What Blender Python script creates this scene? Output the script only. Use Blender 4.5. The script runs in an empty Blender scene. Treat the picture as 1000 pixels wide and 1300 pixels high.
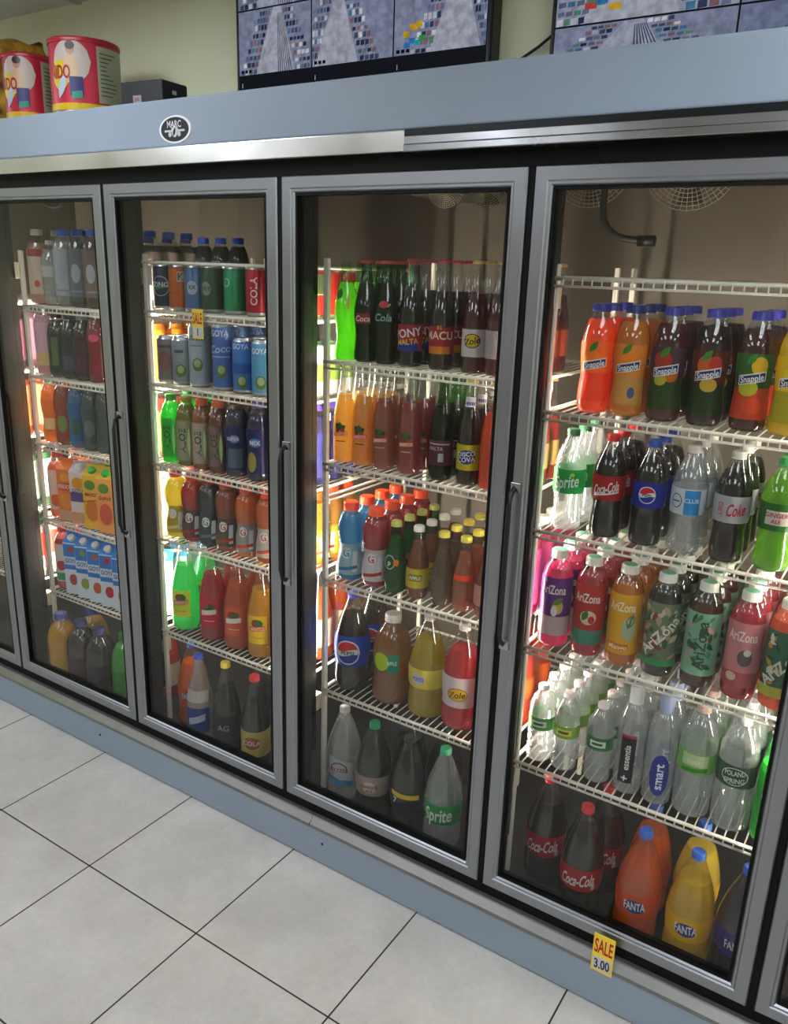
import bpy, bmesh, math, random
from mathutils import Vector, Matrix
random.seed(7)
S = bpy.context.scene
COL = S.collection
R = math.radians

# ------------------------------------------------------------------ camera, world, lights, exposure
Z0 = 0.17                        # height of the cooler deck (bottom edge of the doors) above the floor
CAM = Vector((2.0929, -1.6432, 1.5554 + Z0))
def make_camera():
    f, p, r, h = 1031.57, 0.291359, 0.032039, -0.570878
    cy, sy = math.cos(h), math.sin(h)
    F = Vector((sy*math.cos(p), cy*math.cos(p), -math.sin(p)))
    rt = Vector((cy, -sy, 0)); up = rt.cross(F)
    R2 = math.cos(r)*rt + math.sin(r)*up
    U2 = -math.sin(r)*rt + math.cos(r)*up
    cd = bpy.data.cameras.new('camera'); co = bpy.data.objects.new('camera', cd); COL.objects.link(co)
    cd.sensor_fit = 'HORIZONTAL'; cd.sensor_width = 36; cd.lens = f/1000*36
    cd.clip_start = .02
    M = Matrix((R2, U2, -F)).transposed().to_4x4(); M.translation = CAM
    co.matrix_world = M
    S.camera = co
make_camera()
w = bpy.data.worlds.new('world'); S.world = w; w.use_nodes = True
w.node_tree.nodes['Background'].inputs[0].default_value = (.80, .88, 1, 1)
w.node_tree.nodes['Background'].inputs[1].default_value = 0.35
S.view_settings.view_transform = 'Standard'; S.view_settings.look = 'None'
S.view_settings.gamma = 1; S.view_settings.use_curve_mapping = False
S.view_settings.exposure = 0.0
S.cycles.transparent_max_bounces = 40
S.cycles.max_bounces = 10
CEIL_E = 8.3                     # store ceiling panels
TUBE_E = 132.0                    # vertical tubes behind the cooler mullions

# ------------------------------------------------------------------ materials
_m = {}
def lin(c):
    if isinstance(c, str):
        c = tuple(int(c[i:i+2], 16)/255 for i in (0, 2, 4))
        c = tuple(x/12.92 if x <= .04045 else ((x+.055)/1.055)**2.4 for x in c)
    return (*c[:3], 1)
def newmat(name):
    m = bpy.data.materials.new(name); m.use_nodes = True
    nt = m.node_tree; nt.nodes.clear()
    out = nt.nodes.new('ShaderNodeOutputMaterial')
    return m, nt, out
def mat(c, rough=.5, metal=0., name=None, spec=.5, coat=0., noise=0., nscale=30, rnoise=0., bump=0.):
    k = ('m', c, rough, metal, spec, coat, noise, nscale, rnoise, bump)
    if k in _m: return _m[k]
    m, nt, out = newmat(name or 'paint_' + str(c))
    b = nt.nodes.new('ShaderNodeBsdfPrincipled'); nt.links.new(b.outputs[0], out.inputs[0])
    b.inputs['Base Color'].default_value = lin(c); b.inputs['Roughness'].default_value = rough
    b.inputs['Metallic'].default_value = metal; b.inputs['Specular IOR Level'].default_value = spec
    b.inputs['Coat Weight'].default_value = coat
    if noise or rnoise or bump:
        tc = nt.nodes.new('ShaderNodeTexCoord'); n = nt.nodes.new('ShaderNodeTexNoise')
        n.inputs['Scale'].default_value = nscale; n.inputs['Detail'].default_value = 5
        nt.links.new(tc.outputs['Object'], n.inputs['Vector'])
        if noise:
            mr = nt.nodes.new('ShaderNodeMapRange'); nt.links.new(n.outputs['Fac'], mr.inputs[0])
            mr.inputs[1].default_value = .3; mr.inputs[2].default_value = .7
            mr.inputs[3].default_value = 1-noise; mr.inputs[4].default_value = 1+noise*.5
            mx = nt.nodes.new('ShaderNodeMix'); mx.data_type = 'RGBA'; mx.blend_type = 'MULTIPLY'
            mx.inputs[0].default_value = 1; mx.inputs[6].default_value = lin(c)
            nt.links.new(mr.outputs[0], mx.inputs[7]); nt.links.new(mx.outputs[2], b.inputs['Base Color'])
        if rnoise:
            mr = nt.nodes.new('ShaderNodeMapRange'); nt.links.new(n.outputs['Fac'], mr.inputs[0])
            mr.inputs[1].default_value = .3; mr.inputs[2].default_value = .7
            mr.inputs[3].default_value = rough-rnoise; mr.inputs[4].default_value = rough+rnoise
            nt.links.new(mr.outputs[0], b.inputs['Roughness'])
        if bump:
            bp = nt.nodes.new('ShaderNodeBump'); bp.inputs['Strength'].default_value = bump
            bp.inputs['Distance'].default_value = .002
            nt.links.new(n.outputs['Fac'], bp.inputs['Height']); nt.links.new(bp.outputs[0], b.inputs['Normal'])
    _m[k] = m; return m
def glow(c, e, name='glow', grain=False):
    k = ('e', c, e, grain)
    if k in _m: return _m[k]
    m, nt, out = newmat(name); n = nt.nodes.new('ShaderNodeEmission')
    n.inputs[0].default_value = lin(c); n.inputs[1].default_value = e
    if grain:        # camera picture noise and detail
        tc = nt.nodes.new('ShaderNodeTexCoord'); v = nt.nodes.new('ShaderNodeTexNoise'); v.inputs['Scale'].default_value = 55; v.inputs['Detail'].default_value = 3
        nt.links.new(tc.outputs['Object'], v.inputs['Vector']); mr = nt.nodes.new('ShaderNodeMapRange')
        mr.inputs[1].default_value = .32; mr.inputs[2].default_value = .68; mr.inputs[3].default_value = .72*e; mr.inputs[4].default_value = 1.2*e
        nt.links.new(v.outputs['Fac'], mr.inputs[0]); nt.links.new(mr.outputs[0], n.inputs[1])
    nt.links.new(n.outputs[0], out.inputs[0]); _m[k] = m; return m
def clear(tint=(.97, .97, .97), ior=1.45, rough=.03, extra=.03, name='clear_plastic', haze=0.):
    k = ('c', tint, ior, rough, extra, haze)
    if k in _m: return _m[k]
    m, nt, out = newmat(name)
    t = nt.nodes.new('ShaderNodeBsdfTransparent'); t.inputs[0].default_value = lin(tint)
    g = nt.nodes.new('ShaderNodeBsdfGlossy'); g.inputs['Roughness'].default_value = rough
    lw = nt.nodes.new('ShaderNodeLayerWeight'); lw.inputs[0].default_value = .5
    pw = nt.nodes.new('ShaderNodeMath'); pw.operation = 'POWER'; pw.inputs[1].default_value = 5
    nt.links.new(lw.outputs['Facing'], pw.inputs[0])
    f0 = ((ior-1)/(ior+1))**2+extra
    ad = nt.nodes.new('ShaderNodeMath'); ad.operation = 'MULTIPLY_ADD'; ad.inputs[1].default_value = 1-f0; ad.inputs[2].default_value = f0
    ad.use_clamp = True; nt.links.new(pw.outputs[0], ad.inputs[0])
    mx = nt.nodes.new('ShaderNodeMixShader'); nt.links.new(ad.outputs[0], mx.inputs[0])
    first = t.outputs[0]
    if haze:
        tl = nt.nodes.new('ShaderNodeBsdfTranslucent'); df = nt.nodes.new('ShaderNodeBsdfDiffuse')
        tl.inputs[0].default_value = lin('eef2f4'); df.inputs[0].default_value = lin('eef2f4')
        a = nt.nodes.new('ShaderNodeMixShader'); a.inputs[0].default_value = .5
        nt.links.new(tl.outputs[0], a.inputs[1]); nt.links.new(df.outputs[0], a.inputs[2])
        h = nt.nodes.new('ShaderNodeMixShader'); h.inputs[0].default_value = haze
        nt.links.new(t.outputs[0], h.inputs[1]); nt.links.new(a.outputs[0], h.inputs[2]); first = h.outputs[0]
    nt.links.new(first, mx.inputs[1]); nt.links.new(g.outputs[0], mx.inputs[2])
    nt.links.new(mx.outputs[0], out.inputs[0]); _m[k] = m; return m
def liquid(c, tr=.55, clr=0.):
    """coloured drink seen through its bottle: lets side light glow through; clr = how see-through"""
    k = ('l', c, tr, clr)
    if k in _m: return _m[k]
    m, nt, out = newmat('drink_' + str(c))
    b = nt.nodes.new('ShaderNodeBsdfPrincipled'); b.inputs['Base Color'].default_value = lin(c)
    b.inputs['Roughness'].default_value = .12; b.inputs['Specular IOR Level'].default_value = .2
    t = nt.nodes.new('ShaderNodeBsdfTranslucent'); t.inputs[0].default_value = (*[x**.55 for x in lin(c)[:3]], 1)
    mx = nt.nodes.new('ShaderNodeMixShader'); mx.inputs[0].default_value = tr
    nt.links.new(b.outputs[0], mx.inputs[1]); nt.links.new(t.outputs[0], mx.inputs[2])
    o = mx.outputs[0]
    if clr:
        q = nt.nodes.new('ShaderNodeBsdfTransparent')
        l = lin(c); q.inputs[0].default_value = (*[.25+.75*x for x in l[:3]], 1)
        m2 = nt.nodes.new('ShaderNodeMixShader'); m2.inputs[0].default_value = clr
        nt.links.new(o, m2.inputs[1]); nt.links.new(q.outputs[0], m2.inputs[2]); o = m2.outputs[0]
    nt.links.new(o, out.inputs[0]); _m[k] = m; return m
def film(c):
    """printed plastic film: mostly opaque, a little light comes through"""
    k = ('f', c)
    if k in _m: return _m[k]
    m, nt, out = newmat('print_' + str(c))
    b = nt.nodes.new('ShaderNodeBsdfPrincipled'); b.inputs['Base Color'].default_value = lin(c)
    b.inputs['Roughness'].default_value = .32
    t = nt.nodes.new('ShaderNodeBsdfTranslucent'); t.inputs[0].default_value = lin(c)
    mx = nt.nodes.new('ShaderNodeMixShader'); mx.inputs[0].default_value = .3
    nt.links.new(b.outputs[0], mx.inputs[1]); nt.links.new(t.outputs[0], mx.inputs[2])
    nt.links.new(mx.outputs[0], out.inputs[0]); _m[k] = m; return m

# ------------------------------------------------------------------ mesh helpers
class MB:
    def __init__(s): s.v = []; s.f = []; s.mi = []; s.sm = []; s.mats = []
    def m(s, material):
        if material not in s.mats: s.mats.append(material)
        return s.mats.index(material)
    def add(s, vs, fs, material, smooth=False):
        o = len(s.v); i = s.m(material); s.v += [tuple(v) for v in vs]
        for f in fs: s.f.append([a+o for a in f]); s.mi.append(i); s.sm.append(smooth)
    def box(s, x0, x1, y0, y1, z0, z1, material, bev=0.):
        if bev <= 0:
            vs = [(x, y, z) for x in (x0, x1) for y in (y0, y1) for z in (z0, z1)]
            s.add(vs, [(0,1,3,2),(4,6,7,5),(0,4,5,1),(2,3,7,6),(0,2,6,4),(1,5,7,3)], material); return
        bm = bmesh.new(); bmesh.ops.create_cube(bm, size=1)
        for v in bm.verts: v.co = ((x0+x1)/2+v.co.x*(x1-x0), (y0+y1)/2+v.co.y*(y1-y0), (z0+z1)/2+v.co.z*(z1-z0))
        bmesh.ops.bevel(bm, geom=bm.edges[:], offset=bev, segments=2, affect='EDGES', profile=.5)
        bm.verts.index_update()
        s.add([v.co[:] for v in bm.verts], [[v.index for v in f.verts] for f in bm.faces], material); bm.free()
    def lathe(s, prof, material, n=24, cx=0, cy=0, cap0=True, cap1=True, smooth=True):
        vs = []; fs = []
        for r, z in prof:
            for i in range(n):
                a = 2*math.pi*i/n; vs.append((cx+r*math.cos(a), cy+r*math.sin(a), z))
        for j in range(len(prof)-1):
            for i in range(n):
                k = (i+1) % n; fs.append((j*n+i, j*n+k, (j+1)*n+k, (j+1)*n+i))
        s.add(vs, fs, material, smooth)
        if cap0: s.add(vs[:n], [tuple(range(n-1, -1, -1))], material)
        if cap1: s.add(vs[-n:], [tuple(range(n))], material)
    def tube(s, pts, r, material, n=8, closed=False):
        pts = [Vector(p) for p in pts]; vs = []; fs = []
        m = len(pts)
        for i, p in enumerate(pts):
            if closed: d = pts[(i+1) % m]-pts[i-1]
            else: d = pts[min(i+1, m-1)]-pts[max(i-1, 0)]
            d.normalize(); a = Vector((0, 0, 1)) if abs(d.z) < .9 else Vector((1, 0, 0))
            u = d.cross(a).normalized(); v = d.cross(u)
            for k in range(n):
                t = 2*math.pi*k/n; vs.append(p+u*r*math.cos(t)+v*r*math.sin(t))
        for i in range(m if closed else m-1):
            j = (i+1) % m
            for k in range(n):
                l = (k+1) % n; fs.append((i*n+k, i*n+l, j*n+l, j*n+k))
        if not closed: fs += [tuple(range(n-1, -1, -1)), tuple(range((m-1)*n, m*n))]
        s.add(vs, fs, material, True)
def obj(name, mb, parent=None, loc=None):
    me = bpy.data.meshes.new(name); me.from_pydata(mb.v, [], mb.f)
    for m in mb.mats: me.materials.append(m)
    me.polygons.foreach_set('material_index', mb.mi); me.polygons.foreach_set('use_smooth', mb.sm)
    me.update()
    o = bpy.data.objects.new(name, me); COL.objects.link(o)
    if parent: o.parent = parent
    if loc: o.location = loc
    return o
def tag(o, label, cat, group=None, kind=None):
    o['label'] = label; o['category'] = cat
    if group: o['group'] = group
    if kind: o['kind'] = kind
    return o
def empty(name, loc, rz=0, parent=None):
    o = bpy.data.objects.new(name, None); COL.objects.link(o); o.location = loc; o.rotation_euler = (0, 0, rz)
    o.empty_display_size = .05
    if parent: o.parent = parent
    return o
def dup(o, loc, rz):
    r = o.copy(); COL.objects.link(r); r.location = loc; r.rotation_euler = (0, 0, rz)
    for ch in list(o.children):
        c = ch.copy(); COL.objects.link(c); c.parent = r
        for g in list(ch.children):
            if g.name.split('.')[0] in ('lettering', 'emblem') or True:
                d = g.copy(); COL.objects.link(d); d.parent = c
    return r
def structure(o): o['kind'] = 'structure'; return o

_t = {}
def text_geo(txt, bold=.02, space=1.0):
    """flat text as triangles, cap height 1, centred on the origin"""
    k = (txt, bold, space)
    if k in _t: return _t[k]
    cu = bpy.data.curves.new('text', 'FONT'); cu.body = txt; cu.offset = bold; cu.resolution_u = 3
    cu.space_character = space
    ob = bpy.data.objects.new('text', cu); COL.objects.link(ob)
    bpy.context.view_layer.update()
    dg = bpy.context.evaluated_depsgraph_get()
    me = bpy.data.meshes.new_from_object(ob.evaluated_get(dg))
    vs = [(v.co.x, v.co.y) for v in me.vertices]; fs = [tuple(p.vertices) for p in me.polygons]
    bpy.data.objects.remove(ob); bpy.data.curves.remove(cu); bpy.data.meshes.remove(me)
    if vs:
        x0 = min(v[0] for v in vs); x1 = max(v[0] for v in vs)
        h = .7
        vs = [((x-(x0+x1)/2)/h, y/h-.5) for x, y in vs]
        wd = (x1-x0)/h
    else: wd = 1
    _t[k] = (vs, fs, wd); return _t[k]

# ------------------------------------------------------------------ artwork on curved or flat faces
def spans(fn, u0, u1, nu, nv):
    vs = []; fs = []
    for i in range(nu+1):
        u = u0+(u1-u0)*i/nu; a, b = fn(u)
        for j in range(nv+1): vs.append((u, a+(b-a)*j/nv))
    for i in range(nu):
        for j in range(nv):
            p = i*(nv+1)+j; fs.append((p, p+nv+1, p+nv+2, p+1))
    return vs, fs
def art(ops, mapper, parent):
    """ops in (u, v): u metres across from the middle of the front, v metres up. Later ones lie on earlier ones."""
    em = MB(); lt = MB(); off = .0007
    for op in ops:
        k = op[0]; off += .00018
        if k == 'rect':
            _, u0, u1, v0, v1, c = op
            vs, fs = spans(lambda u: (v0, v1), u0, u1, max(1, int(abs(u1-u0)/.005)), max(1, int(abs(v1-v0)/.01))); dst = em
        elif k == 'slant':        # parallelogram band, rises by k across
            _, u0, u1, v0, v1, rise, c = op
            vs, fs = spans(lambda u: (v0+rise*(u-u0)/(u1-u0), v1+rise*(u-u0)/(u1-u0)), u0, u1, max(1, int(abs(u1-u0)/.005)), 2); dst = em
        elif k == 'disc':
            _, u, v, ru, rv, c = op
            def fn(x, u=u, v=v, ru=ru, rv=rv):
                h = rv*math.sqrt(max(0, 1-((x-u)/ru)**2)); return v-h, v+h
            vs, fs = spans(fn, u-ru, u+ru, 14, 4); dst = em
        elif k == 'ring':
            _, u, v, ru, rv, th, c = op; n = 24; vs = []; fs = []
            for i in range(n):
                a = 2*math.pi*i/n
                vs += [(u+ru*math.cos(a), v+rv*math.sin(a)), (u+(ru-th)*math.cos(a), v+(rv-th)*math.sin(a))]
            for i in range(n): j = (i+1) % n; fs.append((2*i, 2*j, 2*j+1, 2*i+1))
            dst = em
        elif k == 'cap':          # part of a disc above / below a wavy chord (globe halves)
            _, u, v, r, lo, hi, c = op
            def fn(x, u=u, v=v, r=r, lo=lo, hi=hi):
                h = r*math.sqrt(max(0, 1-((x-u)/r)**2)); wv = .12*r*math.sin((x-u)/r*2.4)
                a = max(-h, min(h, lo*r+wv if lo > -1 else -h)); b = max(-h, min(h, hi*r+wv if hi < 1 else h))
                return v+a, v+max(a, b)
            vs, fs = spans(fn, u-r, u+r, 16, 3); dst = em
        elif k == 'leaf':         # pointed ellipse, tilted
            _, u, v, l, wd, ang, c = op
            a0, b0 = spans(lambda x: (-wd*math.sin(math.pi*(x+.5)), wd*math.sin(math.pi*(x+.5))), -.5, .5, 8, 2)
            ca, sa = math.cos(ang), math.sin(ang)
            vs = [(u+x*l*ca-y*sa, v+x*l*sa+y*ca) for x, y in a0]; fs = b0; dst = em
        elif k == 'text':
            _, s, u, v, h, c = op[:6]; ang = op[6] if len(op) > 6 else 0; sh = op[7] if len(op) > 7 else 0
            mw = op[8] if len(op) > 8 else None
            tv, fs, wd = text_geo(s)
            sx = h if not mw or wd*h <= mw else mw/wd
            ca, sa = math.cos(ang), math.sin(ang)
            vs = []
            for x, y in tv:
                x, y = x*sx+sh*y*h, y*h
                vs.append((u+x*ca-y*sa, v+x*sa+y*ca))
            dst = lt; 
            dst.add([mapper(x, y, off+.0003) for x, y in vs], fs, film(c)); continue
        dst.add([mapper(x, y, off) for x, y in vs], fs, film(c))
    if em.v: obj('emblem', em, parent)
    if lt.v: obj('lettering', lt, parent)

# ------------------------------------------------------------------ bottles
def smooth_prof(pts, sub=3):
    out = []
    n = len(pts)
    for i in range(n-1):
        p0 = pts[max(i-1, 0)]; p1 = pts[i]; p2 = pts[i+1]; p3 = pts[min(i+2, n-1)]
        for k in range(sub):
            t = k/sub
            q = []
            for d in (0, 1):
                q.append(.5*((2*p1[d])+(-p0[d]+p2[d])*t+(2*p0[d]-5*p1[d]+4*p2[d]-p3[d])*t*t+(-p0[d]+3*p1[d]-3*p2[d]+p3[d])*t**3))
            out.append((max(.0005, q[0]), q[1]))
    out.append(pts[-1])
    z = -1; res = []
    for r, zz in out:
        if zz < z+1e-5: zz = z+1e-5
        res.append((r, zz)); z = zz
    return res
def rad(prof, z):
    for (r0, z0), (r1, z1) in zip(prof, prof[1:]):
        if z0 <= z <= z1: return r0+(r1-r0)*(z-z0)/max(1e-9, z1-z0)
    return prof[-1][0] if z > prof[-1][1] else prof[0][0]
def cut(prof, z0, z1, d):
    ps = [(rad(prof, z0)+d, z0)]+[(r+d, z) for r, z in prof if z0+1e-4 < z < z1-1e-4]+[(rad(prof, z1)+d, z1)]
    return [(max(.0008, r), z) for r, z in ps]
# kind: profile, liquid top, label band, cap (radius, bottom, top), material style
K = {
 'pet':    dict(p=[(.022,0),(.033,.006),(.0355,.02),(.0345,.045),(.0325,.07),(.0335,.085),(.0365,.1),(.0368,.15),(.035,.168),(.029,.188),(.0205,.208),(.0145,.222),(.0135,.238)], fill=.200, band=(.092,.15), cap=(.0145,.225,.241), ribs=0),
 'tea':    dict(p=[(.026,0),(.035,.006),(.0372,.018),(.0368,.04),(.0372,.1),(.0372,.175),(.035,.195),(.028,.215),(.02,.228),(.0185,.246)], fill=.205, band=(.035,.185), cap=(.0195,.229,.249)),
 'fruit':  dict(p=[(.026,0),(.034,.006),(.0365,.02),(.035,.05),(.0325,.085),(.034,.105),(.037,.135),(.0365,.165),(.032,.19),(.024,.21),(.0185,.222),(.018,.234)], fill=.205, band=(.025,.16), cap=(.0195,.222,.239)),
 'water':  dict(p=[(.024,0),(.0315,.006),(.0325,.02),(.0305,.028),(.0325,.038),(.0305,.048),(.0325,.058),(.0305,.068),(.0325,.08),(.0322,.11),(.0325,.142),(.029,.165),(.02,.185),(.0135,.197),(.0125,.212)], fill=.185, band=(.095,.13), cap=(.0135,.2,.213)),
 'bigwater':dict(p=[(.032,0),(.0415,.008),(.043,.025),(.0425,.1),(.043,.16),(.042,.2),(.037,.225),(.026,.248),(.016,.262),(.0145,.276)], fill=.215, band=(.12,.175), cap=(.0155,.264,.279)),
 'slim':   dict(p=[(.026,0),(.033,.006),(.0345,.02),(.034,.09),(.0345,.17),(.032,.2),(.024,.225),(.016,.24),(.0145,.25)], fill=.195, band=(.04,.15), cap=(.0165,.24,.285)),
 'jug':    dict(p=[(.036,0),(.05,.008),(.054,.03),(.0525,.07),(.0505,.09),(.053,.105),(.054,.145),(.0515,.172),(.043,.21),(.0305,.248),(.0195,.276),(.0145,.29),(.0135,.303)], fill=.235, band=(.085,.15), cap=(.0155,.288,.306)),
 'glass':  dict(p=[(.024,0),(.0295,.004),(.0305,.02),(.0305,.11),(.0295,.135),(.025,.165),(.0185,.195),(.0145,.22),(.0128,.245),(.0128,.258)], fill=.187, band=(.04,.105), cap=(.0145,.256,.2625)),
 'contour':dict(p=[(.024,0),(.029,.005),(.0295,.025),(.0265,.06),(.0285,.09),(.0315,.12),(.0295,.15),(.0225,.18),(.016,.21),(.0132,.235),(.0128,.252)], fill=.2, band=(.1,.135), cap=(.0145,.25,.2565)),
 'sport':  dict(p=[(.026,0),(.034,.006),(.0368,.02),(.0365,.06),(.0325,.08),(.0305,.092),(.0305,.1),(.0355,.12),(.0382,.15),(.0368,.172),(.030,.193),(.0215,.205),(.0195,.218)], fill=.196, band=(.02,.112), cap=(.0215,.206,.229)),
 'mini':   dict(p=[(.02,0),(.0275,.005),(.031,.03),(.032,.06),(.0305,.09),(.0255,.12),(.0175,.155),(.0135,.18),(.0125,.2)], fill=.16, band=(.035,.09), cap=(.0145,.19,.205)),
 'tall':   dict(p=[(.034,0),(.0445,.008),(.047,.03),(.047,.1),(.0465,.14),(.042,.175),(.0325,.215),(.0225,.255),(.0165,.29),(.0145,.317)], fill=.232, band=(.05,.145), cap=(.0155,.304,.322)),
 'aloe':   dict(p=[(.026,0),(.0325,.005),(.034,.02),(.034,.1),(.034,.15),(.030,.175),(.0215,.195),(.0165,.205),(.016,.218)], fill=.195, band=(.02,.15), cap=(.018,.203,.222)),
 'bigjuice':dict(p=[(.042,0),(.053,.01),(.057,.04),(.055,.1),(.057,.15),(.053,.19),(.041,.22),(.028,.24),(.022,.252),(.021,.265)], fill=.225, band=(.05,.14), cap=(.0235,.25,.272)),
}
for k in K.values():
    k['sp'] = smooth_prof(k['p']); k['r'] = max(r for r, z in k['p']); k['h'] = k['cap'][2]
SHELL = clear((.97, .98, .98), 1.6, .045, .07, haze=.012)
GLASSSHELL = clear((.93, .96, .95), 1.6, .03, .08, haze=.07)  # slight white haze stands in for highlights on the glass necks
GREENGLASS = clear((.22, .62, .28), 1.5, .02, .04)
WATERY = clear((.93, .96, .97), 1.55, .07, .12, haze=.26)  # white mixed into the clear wall imitates the sparkle of lit water
SLEEVE = clear((.85, .85, .85), 1.45, .1, .03, haze=.25)
def make_bottle(kind, liq, cap, band=None, ops=(), clr=0., tr=.55, shell=None, crown=False, captop=None, fill=None, bandz=None, fine=True):
    k = K[kind]; p = k['sp']; n = 24 if fine else 14
    root = empty('bottle', (0, 0, 0))
    water = liq is None
    sh = shell or (WATERY if water else SHELL)
    b = MB(); b.lathe(p, sh, n=n, cap1=False); shell_o = obj('bottle_shell', b, root)
    if not water:
        top = fill if fill else k['fill']
        l = MB(); l.lathe(cut(p, .003, top, -.0012), liquid(liq, tr, clr), n=n); obj('drink', l, root)
    cr, c0, c1 = k['cap']
    if cap:
        c = MB(); cm = mat(cap, .35, name='cap', noise=0)
        if crown: c.lathe([(cr+.0012, c0-.001), (cr+.0006, c0+.002), (cr-.0015, c1-.001), (cr*.7, c1)], cm, n=n)
        else:
            c.lathe([(cr+.0008, c0), (cr+.0008, c0+.003), (cr, c0+.0035), (cr, c1-.0025), (cr-.0022, c1)], cm, n=n)
        if captop: c.lathe([(cr-.004, c1+.0003), (cr-.0045, c1+.0006)], mat(captop, .5), n=n, cap0=False)
        if not crown and fine:
            for i in range(0, 24, 1):
                a = 2*math.pi*i/24; x, y = cr*math.cos(a), cr*math.sin(a)
                c.tube([(x, y, c0+.004), (x, y, c1-.003)], .0007, cm, n=3)
        obj('crown_cap' if crown else 'cap', c, root)
    lab = None
    if band:
        z0, z1 = bandz or k['band']
        l = MB(); l.lathe(cut(p, z0, z1, .0006), SLEEVE if band == 'sleeve' else film(band), n=n, cap0=False, cap1=False)
        lab = obj('label', l, root)
    if ops:
        def mp(u, v, off):
            r_ = rad(p, v)+off; a = u/max(r_, .01); return (r_*math.sin(a), -r_*math.cos(a), v)
        art(ops, mp, lab or shell_o)
    return root
def make_can(h, body, ops, r=.0331, lidc='c9ccd0'):
    root = empty('can', (0, 0, 0)); al = mat(lidc, .3, 1., 'can_metal')
    b = MB()
    b.lathe([(r-.006, .002), (r-.004, 0), (r-.001, .006), (r, .011)], al, cap1=False)
    b.lathe([(r, .011), (r, h-.014), (r-.0015, h-.009)], mat(body, .28, .35, 'can_print'), cap0=False, cap1=False)
    body_o = obj('can_body', b, root)
    l = MB(); l.lathe([(r-.0015, h-.009), (r-.005, h-.002), (r-.0045, h), (r-.0065, h), (r-.0075, h-.004)], al, cap0=False)
    l.box(-.004, .004, -.012, .006, h-.0038, h-.002, al); obj('lid', l, root)
    art(ops, lambda u, v, off: ((r+off-.0004)*math.sin(u/r), -(r+off-.0004)*math.cos(u/r), v), body_o)
    return root
def make_carton(w, h, body, gable, cap, ops, gab=.035, side=None):
    root = empty('carton', (0, 0, 0)); a = w/2; hb = h-gab; m = mat(body, .45, name='carton_board'); g = mat(gable, .45, name='carton_board')
    b = MB(); b.box(-a, a, -a, a, 0, hb, m, .0015)
    b.add([(-a, -a, hb), (a, -a, hb), (a, a, hb), (-a, a, hb), (-a, 0, h-.01), (a, 0, h-.01)], [(0,1,5,4), (2,3,4,5), (1,2,5), (3,0,4)], g)
    b.box(-a, a, -.0015, .0015, h-.012, h, g); body_o = obj('carton_body', b, root)
    if cap:
        c = MB(); c.lathe([(.014, 0), (.014, .012), (.0125, .014)], mat(cap, .4), n=20)
        o = obj('cap', c, root, (0, -a*.5, hb+gab*.36)); o.rotation_euler = (R(40), 0, 0)
    art(ops, lambda u, v, off: (u, -a-off, v), body_o)
    if side: 
        s = MB(); s.box(a-.0001, a+.0006, -a+.002, a-.002, .005, hb-.005, mat(side, .45)); obj('side_print', s, root)
    return root

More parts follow.
